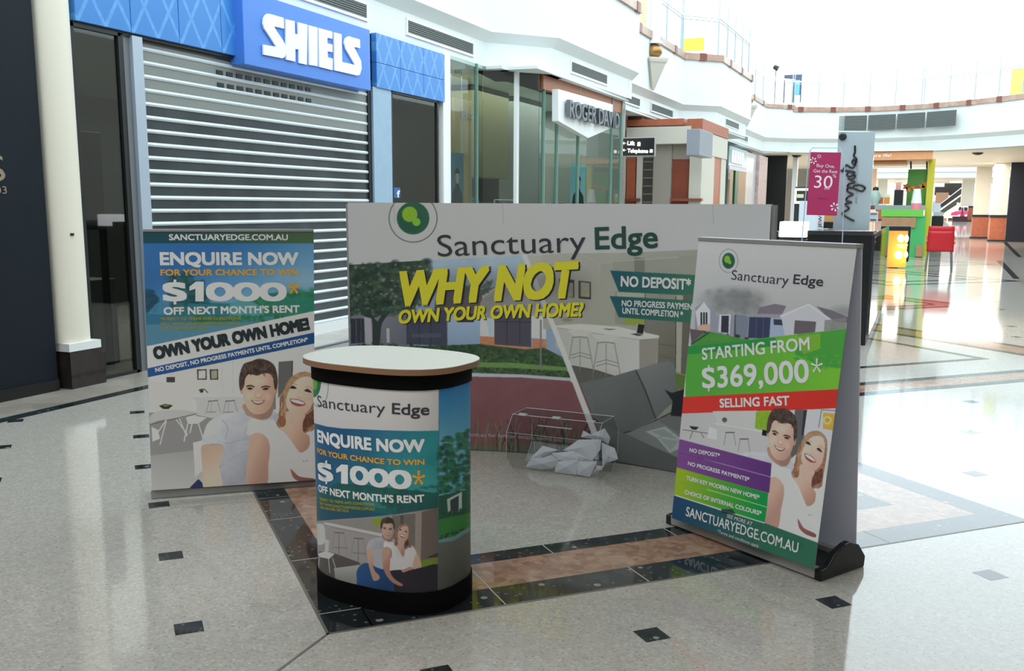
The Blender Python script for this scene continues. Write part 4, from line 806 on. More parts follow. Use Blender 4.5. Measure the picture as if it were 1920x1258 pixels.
cv.poly([(180, 640), (335, 638), (335, 705), (200, 680)], (180, 177, 178)); cv.poly([(333, 643), (380, 641), (378, 705), (330, 700)], (120, 156, 40)); cv.poly([(195, 680), (330, 705), (380, 718), (380, 800), (215, 780), (190, 740)], (176, 172, 176)); cv.line([(190, 683), (375, 715)], 4, (200, 197, 198)); cv.poly([(356, 705), (372, 708), (370, 728), (354, 724)], (24, 22, 26))
for x, y in ((240, 715), (290, 738)): cv.line([(x-15, y), (x+18, y)], 3.5, (66, 64, 66)); cv.line([(x-12, y), (x-20, y+45)], 2.5, (130, 126, 130)); cv.line([(x+14, y), (x+22, y+45)], 2.5, (130, 126, 130))
cv.poly([(98, 692), (132, 696), (122, 706), (108, 704)], (36, 38, 34)); cv.line([(75, 705), (150, 716), (195, 722)], 2.5, (88, 84, 88)); cv.poly([(170, 695), (195, 705), (195, 740), (160, 735)], (200, 197, 198)); cv.line([(110, 712), (100, 738)], 2, (70, 68, 70)); cv.line([(140, 716), (150, 735)], 2, (70, 68, 70)); cv.blob((222, 670), 9, (60, 54, 54), .8, .4)
cv.T = None
crop(cv, 4.656, 1420, 750)
cv.poly([(0, 100), (110, 95), (110, 265), (0, 255)], (124, 158, 44), noise=6, nsc=3); cv.poly([(330, 85), (430, 85), (400, 420), (260, 540), (300, 300)], (88, 86, 88)); cv.poly([(405, 90), (435, 85), (405, 300), (385, 310)], (46, 46, 56))
cv.poly([(435, 85), (700, 70), (700, 330), (405, 300)], (184, 182, 190)); cv.line([(560, 85), (535, 240)], 6, (90, 92, 104)); cv.line([(558, 86), (690, 92)], 6, (90, 92, 104)); cv.poly([(575, 110), (690, 122), (690, 270), (575, 250)], (206, 150, 70)); cv.blob((610, 175), 38, (236, 200, 120), .9, .4); cv.blob((610, 175), 22, (196, 130, 60), .9, .4)
k_ = 1/4.656
def tR(p):
    p = np.array(p, float); X = 195+.746*(p[:, 0]-600)-.10*(p[:, 1]-450); Y = 420+.90*(p[:, 1]-450)+.23*(p[:, 0]-600); return np.c_[X*k_+1420, Y*k_+750]
cv.T = tR; cv.ts = .8*k_; couple(cv, (210, 208, 210)); cv.T = None
crop(cv, 1.8775, 1240, 430)
cv.poly([(55, 738), (72, 740), (388, 824), (385, 868), (380, 925), (376, 928), (50, 838)], (112, 66, 128), col2=(86, 46, 110), g=((70, 800), (380, 880))); cv.line([(150, 808), (385, 872)], 2.5, (176, 150, 186), .8); cv.line([(60, 786), (210, 822)], 2, (80, 50, 92), .8)
cv.poly([(45, 838), (58, 839), (376, 929), (372, 978), (364, 1032), (40, 934)], (136, 160, 34), col2=(14, 130, 66), g=((70, 900), (360, 950))); cv.line([(160, 915), (372, 978)], 2.5, (190, 206, 160), .8); cv.line([(60, 886), (160, 915)], 2, (120, 150, 50), .8)
cv.poly([(36, 937), (48, 937), (210, 990), (365, 1034), (548, 1102), (640, 1130), (620, 1250), (20, 1200)], (24, 62, 96), col2=(44, 94, 76), g=((50, 1000), (350, 1090))); cv.line([(48, 936), (364, 1034)], 3.5, (206, 210, 200), .9)
cv.poly([(210, 985), (250, 985), (262, 1002), (215, 1000)], (26, 40, 50), .8); cv.blob((470, 1110), 50, (34, 82, 66), .5, .8, ry=22)
cv.T = None
logo(cv, (1366, 489), 17.5, 1.26, (96, 100, 98))
tS = empty('banner_stand', tuple((G(1257, 985)+G(1524, 1086))/2), 'double-sided banner stand priced $369,000 at right of the display', 'banner')
TLc, TRc = (1310, 449), (1607, 463)
quadR = [SR.inv(1259.5, 971), SR.inv(1527, 1066), SR.inv(*TRc), SR.inv(*TLc)]
pR = print_grid('front_banner', SR, cv, quadR, 460, 800, PR, tS)
P4 = [SR.fwd(np.array([c[0]]), np.array([c[1]]))[0][0] for c in quadR]
MB().add([p-nrm*.003 for p in P4][::-1], [(0, 1, 2, 3)]).build('front_banner_reverse', mat('banner_reverse', (170, 170, 172), .7), tS)
vinyl = bpy.data.materials.new('banner_vinyl_white'); vinyl.use_nodes = True; nt = vinyl.node_tree; b_ = nt.nodes['Principled BSDF']; b_.inputs['Base Color'].default_value = (.66, .66, .70, 1); b_.inputs['Roughness'].default_value = .6
tl_ = nt.nodes.new('ShaderNodeBsdfTranslucent'); tl_.inputs[0].default_value = (.6, .6, .64, 1); mx_ = nt.nodes.new('ShaderNodeMixShader'); mx_.inputs[0].default_value = .4
nt.links.new(b_.outputs[0], mx_.inputs[1]); nt.links.new(tl_.outputs[0], mx_.inputs[2]); nt.links.new(mx_.outputs[0], nt.nodes['Material Output'].inputs[0])
bD = .30; topf = (P4[2]+P4[3])/2
b0, b1 = G(1257, 985), G(1526, 1087)
Bq = [b0-nrm*bD+[0, 0, .05], b1-nrm*bD+[0, 0, .05], P4[2]-nrm*.035, P4[3]-nrm*.035]
MB().add(Bq+[q-nrm*.004 for q in Bq], [(0, 1, 2, 3), (7, 6, 5, 4)]).build('back_banner', vinyl, tS)
MB().ext([P4[3]+nrm*.006+[0, 0, -.006], P4[3]-nrm*.045+[0, 0, -.006], P4[3]-nrm*.045+[0, 0, .012], P4[3]+nrm*.006+[0, 0, .012]], P4[2]-P4[3]).build('top_rail', M_alu, tS, bevel=.002)
rail('front_rail', b0, b1, -nrm, 0, .035, 0.006, .055, M_alu, tS); rail('rear_rail', b0, b1, -nrm, bD-.03, bD+.01, 0.006, .055, M_alu, tS); rail('base_tray', b0, b1, -nrm, .03, bD-.02, 0.004, .03, M_dark, tS)
prof = [(0, 0), (bD+.02, 0), (bD+.025, .05), (bD-.03, .115), (bD-.10, .14), (.17, .135), (.10, .11), (.05, .055), (0, .05)]
for P_, sg, nm in ((b1, 1, 'end_cap'), (b0, -1, 'end_cap')):
    MB().ext([P_-nrm*a+[0, 0, b] for a, b in prof], D*sg*.035).build(nm, mat('black_plastic', (20, 20, 24), .35), tS, bevel=.006)
pm = (b0+b1)/2-nrm*bD/2; MB().tube([pm+[0, 0, .03], (topf[0]-nrm[0]*.02, topf[1]-nrm[1]*.02, topf[2]-.01)], .012, 8).build('support_pole', M_alu, tS)
TR_ = lambda s, p0, p1, cap_, m_, **k: text_on(SR, s, p0, p1, cap_, m_, pR, **k)
TR_('Sanctuary', (1371, 524), (1478, 535), 18, M_txd, bold=-.004); TR_('Edge', (1487, 532), (1543, 537), 18, M_txd, bold=.015)
TR_('STARTING FROM', (1317, 675), (1519, 656), 22, M_txw, bold=.02); TR_('369,000', (1346, 727), (1518, 717), 40, M_txw, bold=.02); dollar(SR, (1317, 728), (1342, 727), 38, M_txw, pR, .03); star(SR, (1532, 686), 11, 14, M_txw, pR, .3); TR_('SELLING FAST', (1350, 764.5), (1481, 760), 17, M_txw, bold=.03)
TR_('NO DEPOSIT*', (1293, 847), (1350, 858), 7.5, M_txw, bold=.03); TR_('NO PROGRESS PAYMENTS*', (1290, 872), (1405, 903), 7.5, M_txw, bold=.03); TR_('TURN KEY MODERN NEW HOME*', (1287, 899.5), (1424, 937), 8, M_txw, bold=.03); TR_('CHOICE OF INTERNAL COLOURS*', (1284, 926), (1428, 967), 8, M_txw, bold=.03)
TR_('SEE MORE AT', (1363, 970), (1411, 986), 7, M_txw, bold=.0, shear=.15); TR_('SANCTUARYEDGE.COM.AU', (1286, 967), (1496, 1037), 18, M_txw, bold=.01); TR_('*Terms and conditions apply', (1345, 998), (1423, 1027), 6, M_txw, bold=-.004, shear=.15)

# ================================================================== PROMOTIONAL COUNTER
PC = (222, 220, 224)
CC = np.array([-1.965, 3.448]); ax = np.array([.9946, -.104]); ay = np.array([.104, .9946])
def sup(a, b, n=2.7, N_=96, c=CC):
    out = []
    for t in np.linspace(0, 2*PI, N_, endpoint=False):
        ct, st = math.cos(t), math.sin(t); x = a*math.copysign(abs(ct)**(2/n), ct); y = b*math.copysign(abs(st)**(2/n), st); out.append(tuple(c+ax*x+ay*y))
    return out
tC = empty('promotional_counter', (CC[0], CC[1], 0), 'oval cream-topped promo counter with $1000 wrap in the foreground', 'counter')
topz = .992
MB().prism(sup(.362, .268), topz-.024, topz-.002).build('tabletop_edge', mat('brown_edge_board', (150, 112, 84), .5), tC, smooth=True)
MB().prism(sup(.361, .267), topz-.002, topz).build('tabletop', mat('cream_laminate', (212, 210, 197), .35), tC, label='cream laminate top')
MB().prism(sup(.332, .240), .905, topz-.024).build('top_band', M_blackf, tC, smooth=True); MB().prism(sup(.332, .240), .0, .092).build('base_band', M_blackf, tC, smooth=True)
MB().prism(sup(.320, .228), .09, .91).build('inner_shell', M_black, tC)
fr = sup(.326, .234, N_=180); fr = fr[84:]+fr[:20]; SC = Ext(fr)
cv = Canvas(570, 690, 900, 1150, 1.8, (226, 224, 228))
crop(cv, 2.42, 550, 640)
ybl = [(80, 360), (98, 372), (150, 386), (220, 395), (400, 403), (540, 407), (663, 405)]
cv.poly([(40, 150), (663, 150)]+ybl[::-1]+[(40, 350)], (226, 222, 226), col2=(214, 210, 214), g=((400, 200), (400, 400)))
cv.poly([(40, 350)]+ybl+[(663, 1200), (40, 1200)], (34, 92, 140), col2=(44, 146, 156), g=((200, 450), (500, 640)), noise=5, nsc=40)
cv.blob((600, 640), 120, (70, 170, 170), .6, 1.0, ry=80); cv.poly([(90, 700), (200, 640), (400, 660), (663, 690), (663, 780), (100, 790)], (30, 96, 96), noise=8, nsc=14); cv.poly([(320, 690), (420, 700), (420, 760), (320, 750)], (56, 140, 150), .7); cv.foliage([(380, 640), (663, 660), (663, 760), (400, 770)], 80, 16, [(30, 104, 80), (24, 84, 76)], .6)
cv.poly([(98, 750), (300, 770), (440, 785), (300, 800), (98, 815)], (34, 84, 110)); cv.poly([(663, 765), (550, 780), (440, 790), (663, 700)], (36, 88, 92), .7)
cv.T = None
cv.poly([(570, 976), (592, 977), (640, 973), (720, 968), (770, 960), (824, 952), (824, 1150), (570, 1150)], (156, 150, 152))
crop(cv, 6.62, 590, 940)
cv.poly([(120, 250), (720, 210), (840, 330), (840, 400), (300, 320)], (150, 144, 142)); cv.poly([(715, 215), (830, 200), (830, 300), (730, 300)], (142, 160, 50)); cv.poly([(960, 180), (1250, 150), (1250, 900), (980, 700)], (116, 110, 106)); cv.line([(1075, 170), (1078, 300)], 10, (40, 38, 40)); cv.line([(1095, 170), (1098, 300)], 10, (60, 58, 58))
cv.poly([(1250, 140), (1330, 130), (1318, 760), (1245, 700)], (158, 146, 140)); cv.poly([(1330, 130), (1560, 70), (1560, 700), (1318, 740)], (112, 100, 94)); cv.poly([(1318, 735), (1560, 690), (1560, 810), (1318, 820)], (118, 140, 52)); cv.poly([(1380, 700), (1560, 620), (1560, 690)], (72, 58, 44))
cv.poly([(-60, 780), (60, 620), (240, 640), (560, 760), (600, 1000), (-60, 1000)], (88, 82, 82)); cv.poly([(130, 290), (840, 440), (760, 760), (560, 760), (240, 640), (130, 600)], (164, 158, 160)); cv.poly([(110, 262), (160, 262), (840, 400), (840, 440), (120, 285)], (202, 198, 198)); cv.line([(200, 320), (840, 442)], 6, (110, 106, 108), .6)
for x in (300, 540):
    y = 380 if x < 400 else 450; cv.line([(x-60, y+5), (x+70, y+15)], 10, (84, 80, 82)); cv.line([(x, y+15), (x, y+300)], 11, (130, 126, 128)); cv.line([(x-50, y), (x-90, y+230)], 7, (140, 136, 138)); cv.line([(x+60, y), (x+110, y+300)], 7, (140, 136, 138)); cv.line([(x-70, y+190), (x+100, y+200)], 6, (90, 86, 88))
cv.poly([(20, 300), (110, 290), (130, 400), (120, 520), (20, 520)], (204, 202, 206), smooth=True); cv.poly([(30, 650), (130, 620), (250, 650), (180, 715), (60, 690)], (208, 206, 208)); cv.poly([(130, 470), (180, 480), (170, 620), (125, 640)], (200, 198, 200))
for a in (((60, 690), (40, 860)), ((170, 710), (190, 890)), ((220, 700), (260, 830)), ((30, 520), (40, 640))): cv.line(a, 9, (196, 192, 194))
cv.poly([(240, 830), (600, 780), (620, 1000), (260, 1000)], (176, 173, 172), col2=(150, 148, 148), g=((300, 820), (300, 950)))
def tP(p):
    p = np.array(p, float); X = 905+.507*(p[:, 0]-600); Y = 408+.552*(p[:, 1]-450)+.05*(p[:, 0]-600); return np.c_[X/6.62+590, Y/6.62+940]
sk = (206, 170, 152)
cv.poly([(1200, 550), (1250, 600), (1300, 700), (1325, 820), (1240, 845), (1200, 760)], sk, smooth=True)
cv.T = tP; cv.ts = .53/6.62; sv = cv.a.copy(); couple(cv, (214, 210, 214)); cv.T = None
crop(cv, 6.62, 590, 940)
cv.poly([(1120, 600), (1230, 560), (1262, 640), (1230, 720), (1190, 860), (1100, 800)], (212, 208, 212)); cv.poly([(940, 700), (1220, 700), (1200, 850), (1080, 880), (930, 860)], (210, 206, 210)); cv.poly([(720, 600), (850, 590), (850, 840), (740, 830)], (178, 178, 188))
cv.poly([(525, 1000), (520, 880), (560, 800), (620, 768), (690, 770), (760, 815), (860, 850), (1000, 900), (1040, 1180), (520, 1180)], (36, 84, 142), col2=(30, 66, 116), g=((600, 850), (900, 950)), smooth=True)
cv.poly([(930, 870), (1050, 850), (1200, 850), (1330, 820), (1560, 800), (1560, 1180), (1050, 1180), (980, 950)], (38, 34, 44), smooth=True)
cv.poly([(650, 600), (725, 600), (720, 760), (745, 860), (800, 920), (800, 965), (735, 985), (700, 900), (665, 760)], sk, col2=(190, 150, 134), g=((660, 700), (740, 760)), smooth=True)
cv.poly([(845, 590), (930, 590), (930, 840), (980, 950), (1090, 1030), (1060, 1050), (960, 1000), (880, 900), (840, 760)], (198, 156, 140), col2=(176, 130, 116), g=((860, 700), (930, 760)), smooth=True); cv.poly([(1070, 860), (1180, 810), (1240, 830), (1100, 885)], (190, 140, 126))
cv.T = None
# right-hand wrap image
cv.poly([(823.6, 690), (900, 690), (900, 1150), (821, 1150)], (28, 120, 186), col2=(110, 178, 206), g=((850, 720), (850, 830)))
cv.foliage([(822, 820), (850, 812), (880, 800), (890, 930), (822, 930)], 260, 6, [(24, 84, 66), (34, 104, 76), (46, 122, 84), (20, 66, 58)], .8); cv.poly([(822, 930), (895, 915), (895, 980), (822, 985)], (34, 90, 72)); cv.poly([(838, 936), (866, 922), (866, 958), (840, 962)], (196, 206, 206)); cv.poly([(844, 938), (860, 929), (860, 958), (845, 960)], (52, 70, 70))
cv.foliage([(822, 962), (890, 952), (890, 972), (822, 975)], 50, 4, [(22, 72, 46), (30, 90, 52)], .8); cv.poly([(821, 974), (900, 958), (900, 986), (860, 1004), (821, 1012)], (54, 130, 62)); cv.foliage([(821, 1004), (868, 990), (875, 994), (821, 1012)], 40, 3, [(20, 70, 40)], .8)
cv.poly([(821, 1012), (850, 1006), (880, 988), (900, 975), (900, 985), (850, 1014), (821, 1018)], (110, 150, 160)); cv.poly([(821, 1018), (850, 1014), (900, 984), (900, 1150), (821, 1150)], (104, 104, 98), col2=(84, 84, 80), g=((850, 1020), (850, 1090)))
cv.line([(823.6, 690), (821, 1150)], 1.4, (70, 100, 130), .8)
for r_ in (): pass
lg = [(592+18*math.cos(t)*.9, 722+38*math.sin(t)) for t in np.linspace(0, 2*PI, 50)]
cv.poly([(588+14*math.cos(t), 715+30*math.sin(t)) for t in np.linspace(0, 2*PI, 40)], (46, 118, 76)); cv.poly([(590+5*math.cos(t), 716+15*math.sin(t)) for t in np.linspace(0, 2*PI, 40)], (120, 180, 60)); cv.line([(598+17.5*math.cos(t), 722+41*math.sin(t)) for t in np.linspace(-1.2, 2.2, 50)], 1.4, (130, 150, 130))
pC = print_grid('printed_wrap', SC, cv, [(0, .09), (SC.s[-1], .09), (SC.s[-1], .907), (0, .907)], 560, 620, PC, tC)
TC = lambda s, p0, p1, cap_, m_, **k: text_on(SC, s, p0, p1, cap_, m_, pC, off=.0016, **k)
TC('Sanctuary', (596, 761), (723, 776), 20, M_txd, bold=-.002); TC('Edge', (735, 776), (805, 778), 21, M_txd, bold=.02)
TC('ENQUIRE NOW', (596, 828), (797, 847), 23, M_txw, bold=.045); TC('FOR YOUR CHANCE TO WIN', (596, 849), (796, 871), 10, M_txo, bold=.035)
one(SC, 631, 653, 905.5, 36, M_txw, pC, 2); TC('000', (657, 906.5), (773, 917), 35, M_txw, bold=.05, spacing=.92); dollar(SC, (598, 900), (627, 904), 34, M_txw, pC); star(SC, (785, 896), 12, 14, M_txo, pC); TC('OFF NEXT MONTH\'S RENT', (598, 921), (796, 941), 13.5, M_txw, bold=.035)
for s_, a, b in (('*SUBJECT TO TERMS AND CONDITIONS', (600, 937), (703, 948)), ('VISIT WWW.SANCTUARYEDGE.COM.AU', (600, 945), (703, 957)), ('FOR FURTHER DETAILS.', (601, 953), (655, 960))): TC(s_, a, b, 5, mat('ink_olive', (176, 168, 60), .5), bold=.03)

# ================================================================== ACRYLIC ENTRY BOX AND FORMS
A0 = G(962, 878); A1 = G(1128, 899); Lb = np.linalg.norm(A1-A0); Dx = (A1-A0)/Lb; Dn = np.array([-Dx[1], Dx[0], 0])  # into depth
tX = empty('entry_box', tuple((A0+A1)/2+Dn*.12), 'clear acrylic barrel-shaped entry box holding paper forms on the floor', 'box')
hx = [(0.0, .0), (.19, .0), (.29, .11), (.29, .25), (.2, .345), (-.01, .345), (-.10, .25), (-.10, .10)]
pt = lambda s_, a, z: A0+Dx*s_+Dn*a+np.array([0, 0, z])
mb = MB()
for i in range(1, 8):
    a, b = hx[i], hx[(i+1) % 8]; mb.add([pt(0, *a), pt(Lb, *a), pt(Lb, *b), pt(0, *b)], [(0, 1, 2, 3)])
mb.build('barrel_panel', M_acr, tX)
for s_ in (0, Lb): MB().add([pt(s_, *p) for p in hx], [tuple(range(8))]).build('end_panel', M_acr, tX)
M_edge = mat('frosted_acrylic_edge', (205, 208, 208), .3)
mb = MB()
for s_ in (0, Lb):
    for i in range(8): mb.tube([pt(s_, *hx[i]), pt(s_, *hx[(i+1) % 8])], .0016, 5)
for i in (4, 5): mb.tube([pt(0, *hx[i]), pt(Lb, *hx[i])], .002, 5)
mb.tube([pt(0, *hx[6]), pt(Lb, *hx[6])], .001, 5)
mb.build('polished_edge', M_edge, tX)
for s_ in (.12, .5, .88): 
    c = pt(Lb*s_, -.01, .345); h_ = MB().ext([c-Dx*.025+Dn*-.016, c+Dx*.025+Dn*-.016, c+Dx*.025+Dn*.016, c-Dx*.025+Dn*.016], (0, 0, .008)).build('hinge', M_edge, tX); MB().tube([c-Dx*.024+[0, 0, .010], c+Dx*.024+[0, 0, .010]], .003, 6).build('hinge_pin', M_alu, h_)
c = pt(Lb*.32, -.052, .298); MB().ext([c, c+Dx*.22, c+Dx*.22+[0, 0, .007]-Dn*.002, c+[0, 0, .007]-Dn*.002], Dn*-.003).build('entry_slot', M_edge, tX)
M_paper = mat('white_paper', (214, 214, 220), .7)
FORMS = [(.015, 8, [(335, 1000), (410, 880), (600, 870), (780, 905), (720, 1020), (560, 1035)], 'crumpled form flat at front left of the clear box'),
 (.05, 30, [(400, 880), (575, 705), (790, 765), (700, 800), (540, 870)], 'form tilted up at the left end of the paper pile'),
 (.010, 18, [(745, 930), (1075, 900), (1040, 1115), (740, 1075)], 'square white form standing at the front centre of the box'),
 (.005, 22, [(1065, 930), (1325, 930), (1225, 1145), (1050, 1110)], 'white form leaning against the front right glass'),
 (.04, 35, [(690, 810), (1010, 780), (1080, 890), (950, 950), (800, 905)], 'form lying across the middle of the paper pile'),
 (.09, 30, [(850, 770), (960, 700), (1075, 620), (1385, 620), (1370, 760), (1255, 915), (1020, 800)], 'largest curled white form on top of the pile'),
 (.16, 20, [(1100, 590), (1135, 495), (1235, 550), (1385, 625)], 'pointed form corner rising behind the largest sheet'),
 (.18, 12, [(1230, 555), (1430, 465), (1510, 600), (1480, 690), (1380, 625)], 'tall peaked form at the back right of the pile'),
 (.12, 15, [(1390, 660), (1570, 740), (1615, 890), (1450, 950), (1400, 1020)], 'form standing against the right end of the box'),
 (.03, 10, [(1225, 1145), (1330, 1000), (1400, 1010), (1400, 1060), (1270, 1135)], 'small folded form at the lower right corner'),
 (.07, 25, [(540, 870), (700, 825), (790, 830), (800, 930), (640, 960), (430, 900)], 'grey shaded form under the left end sheets'),
 (.06, 30, [(1060, 800), (1260, 915), (1330, 930), (1100, 940), (1000, 830)], 'shadowed form beneath the largest curled sheet')]
for a0, tilt_, pts_, lab_ in FORMS:
    th_ = math.radians(tilt_); N_ = Dn*math.cos(th_)-np.array([0, 0, math.sin(th_)]); P0_ = A0+Dn*a0
    q = [onP(940+x/7.385, 740+y/7.385, P0_, N_) for x, y in pts_]; dz = max(0, .004-min(v[2] for v in q)); q = [v+[0, 0, dz] for v in q]
    c = sum(q)/len(q); bulge = .012; n_ = len(q); mb = MB(); top = [c-N_*bulge]+q; bot = [v+N_*.0012 for v in top]
    mb.add(top+bot, [(0, 1+i, 1+(i+1) % n_) for i in range(n_)]+[(n_+1, n_+2+(i+1) % n_, n_+2+i) for i in range(n_)]+[(1+i, n_+2+i, n_+2+(i+1) % n_, 1+(i+1) % n_) for i in range(n_)])
    mb.build('entry_form', M_paper, label=lab_, cat='paper', group='paper forms in the entry box')

# ================================================================== LEFT SHOPS
def hmat(name, base, line):
    m = bpy.data.materials.new(name); m.use_nodes = True; nt = m.node_tree; b = nt.nodes['Principled BSDF']; N = nt.nodes.new; L = nt.links.new
    tc = N('ShaderNodeTexCoord'); out = None
    for k, (cy, cz) in enumerate(((3.1, 1.9), (3.1, -1.9))):
        mp = N('ShaderNodeVectorMath'); mp.operation = 'DOT_PRODUCT'; mp.inputs[1].default_value = (0, cy, cz); L(tc.outputs['Object'], mp.inputs[0])
        fr_ = N('ShaderNodeMath'); fr_.operation = 'FRACT'; L(mp.outputs['Value'], fr_.inputs[0])
        ls = N('ShaderNodeMath'); ls.operation = 'LESS_THAN'; ls.inputs[1].default_value = .13; L(fr_.outputs[0], ls.inputs[0])
        if out is None: out = ls
        else: ad = N('ShaderNodeMath'); ad.operation = 'MAXIMUM'; L(out.outputs[0], ad.inputs[0]); L(ls.outputs[0], ad.inputs[1]); out = ad
    n = N('ShaderNodeTexNoise'); n.inputs['Scale'].default_value = 14; n.inputs['Detail'].default_value = 3; L(tc.outputs['Object'], n.inputs['Vector'])
    mu = N('ShaderNodeMath'); mu.operation = 'MULTIPLY'; L(out.outputs[0], mu.inputs[0]); L(n.outputs['Fac'], mu.inputs[1])
    mx = N('ShaderNodeMixRGB'); mx.inputs[1].default_value = tuple(s2l(base))+(1,); mx.inputs[2].default_value = tuple(s2l(line))+(1,); L(mu.outputs[0], mx.inputs[0]); L(mx.outputs[0], b.inputs['Base Color'])
    b.inputs['Roughness'].default_value = .3; return m
M_bluep = hmat('blue_lattice_panel', (62, 130, 204), (112, 176, 232)); M_blues = mat('blue_sign_face', (72, 128, 214), .35); M_letter = mat('white_sign_letter', (236, 242, 250), .4)
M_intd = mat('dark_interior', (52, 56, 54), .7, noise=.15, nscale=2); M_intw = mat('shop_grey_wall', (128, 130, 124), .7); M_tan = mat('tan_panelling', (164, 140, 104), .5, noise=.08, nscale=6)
# navy hoarding with bronze lettering
t = empty('shop_hoarding', (-6.85, 1, 0), 'dark navy shop hoarding with bronze lettering at the far left', 'hoarding')
MB().box(-6.93, -6.84, -11.9, 6.2, .0, 3.84).build('board', M_navy, t); MB().box(-6.86, -6.825, -11.9, 6.2, .0, .10).build('kick_board', M_black, t)
SH = Flat((-6.835, 5, 0), (0, 1, 0), (0, 0, 1)); M_bronze = mat('bronze_letter', (176, 158, 140), .3, .6)
text_on(SH, 'S', (-26, 340), (11, 340), 50, M_bronze, t, bold=-.005, name='lettering'); text_on(SH, '1903', (-28, 363), (13, 363), 14, M_bronze, t, name='lettering')
# cream half-round pilaster
t = empty('column', (-6.85, 6.42, 0)); t['kind'] = 'structure'
MB().prism([(-6.95, 6.24)]+[(-6.86+.085*math.sin(a)*1.0, 6.42-.17*math.cos(a)) for a in np.linspace(0, PI, 14)]+[(-6.95, 6.62)], .40, ZB).build('shaft', M_cream, t, smooth=True)
MB().box(-6.93, -6.755, 6.27, 6.66, 0, .33).build('marble_plinth', M_plinth, t); MB().box(-6.93, -6.75, 6.26, 6.62, .33, .40).build('collar', M_dwhite, t)
MB().lathe((-6.78, 6.4, 1.33), [(.02, 0), (.02, .02)], 10).build('lock', M_dark, t)
# interiors: plain dark rooms behind the glass
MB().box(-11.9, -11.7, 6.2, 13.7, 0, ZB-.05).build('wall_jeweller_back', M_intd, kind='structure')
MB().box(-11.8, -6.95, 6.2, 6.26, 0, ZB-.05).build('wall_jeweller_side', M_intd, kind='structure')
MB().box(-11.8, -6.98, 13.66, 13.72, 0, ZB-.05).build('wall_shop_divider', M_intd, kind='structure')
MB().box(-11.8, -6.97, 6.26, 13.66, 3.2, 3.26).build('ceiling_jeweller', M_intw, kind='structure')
def pane(name, y0, y1, z0, z1, m, label, x=-6.90, fr_=.035, frm=None, **k):
    t = empty(name, (x, (y0+y1)/2, z0), label, 'shop window', **k); MB().box(x-.006, x+.006, y0, y1, z0, z1).build('glass_pane', m, t)
    mb = MB(); mb.box(x-.03, x+.03, y0, y0+fr_, z0, z1); mb.box(x-.03, x+.03, y1-fr_, y1, z0, z1); mb.box(x-.03, x+.03, y0, y1, z0, z0+.03); mb.box(x-.03, x+.03, y0, y1, z1-.03, z1); mb.build('window_frame', frm or M_dark, t); return t
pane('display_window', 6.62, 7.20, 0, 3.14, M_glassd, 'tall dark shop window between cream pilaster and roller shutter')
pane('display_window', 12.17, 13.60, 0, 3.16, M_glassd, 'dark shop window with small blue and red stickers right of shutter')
tb = empty('display_board', (-7.5, 6.95, .9), 'black board standing inside the narrow window left of the shutter', 'board'); MB().box(-7.46, -7.40, 6.8, 7.42, 1.35, 2.28).build('panel', M_black, tb, bevel=.01); MB().box(-7.46, -7.4, 6.8, 6.84, 0, 1.4).build('leg', M_dark, tb); MB().box(-7.46, -7.4, 7.38, 7.42, 0, 1.4).build('leg', M_dark, tb)
MB().box(-8.2, -7.5, 6.45, 7.6, 0, .86).build('display_plinth', M_intw, label='low grey display plinth inside the narrow window', cat='plinth', bevel=.01)
MB().box(-8.0, -7.3, 12.4, 13.4, 0, .9).build('display_plinth', M_intw, label='grey display plinth inside the window right of the shutter', cat='plinth', bevel=.01)
for u0, v0, u1, v1, m_, s_ in ((729, 355, 738.5, 373, mat('sticker_white', (225, 222, 226), .5), 'small white sticker with red and blue print on window'), (740, 352, 751, 371, mat('sticker_blue', (52, 92, 160), .5), 'small blue square sticker with white letter on window')):
    a = onX(u0, v1, -6.875); b = onX(u1, v0, -6.875); t = empty('window_sticker', tuple(a), s_, 'sticker'); MB().box(-6.893, -6.882, a[1], b[1], a[2], b[2]).build('backing', m_, t)
    if 'blue square' in s_: text_on(Flat((-6.88, 12, 0), (0, 1, 0), (0, 0, 1)), 'f', (744, 370), (750, 370), 13, M_letter, t, bold=.04)
    else:
        for k_, (dz, cc) in enumerate(((.75, (196, 60, 70)), (.35, (50, 60, 100)))): MB().box(-6.883, -6.879, a[1]+.03, b[1]-.03, a[2]+(b[2]-a[2])*dz-.02, a[2]+(b[2]-a[2])*dz+.015).build('print', mat('sticker_print_%d' % k_, cc), t)
# roller shutter
t = empty('roller_shutter', (-6.9, 9.5, 0), 'wide closed roller shutter with pale slats under the blue sign', 'roller shutter')
MB().box(-6.96, -6.93, 7.44, 11.6, .12, 3.12).build('curtain', mat('shutter_dark_panel', (66, 72, 76), .18, noise=.35, nscale=1.6), t)
mb = MB()
for i in range(24):
    z = .13+i*.1262
    P = [(-6.93, 7.44, z), (-6.918, 7.44, z+.002), (-6.910, 7.44, z+.018), (-6.918, 7.44, z+.036), (-6.93, 7.44, z+.040)]; mb.ext(P, (0, 4.16, 0))
mb.build('slat', mat('shutter_slat', (206, 214, 218), .35, .1), t)
mb = MB(); mb.box(-6.95, -6.925, 7.44, 11.6, 2.55, 3.1); mb.build('upper_curtain', mat('shutter_grey_panel', (128, 132, 128), .4), t)
for i in range(11):
    for (ua, va, ub, vb) in ((412, 136, 578, 170), (414, 159.5, 579, 190)):
        c = onX(ua+(ub-ua)*i/10, va+(vb-va)*i/10, -6.918); c2 = onX(ua+(ub-ua)*0, va, -6.918); yy = onX(ua, va, -6.918)[1]+(onX(ub, vb, -6.918)[1]-onX(ua, va, -6.918)[1])*i/10; zz = c2[2]
        MB().box(-6.926, -6.915, yy-.05, yy+.05, zz-.022, zz+.022).build('ventilation_slot', M_black, t)
MB().box(-6.95, -6.90, 7.44, 11.6, .0, .13).build('bottom_bar', M_dwhite, t)
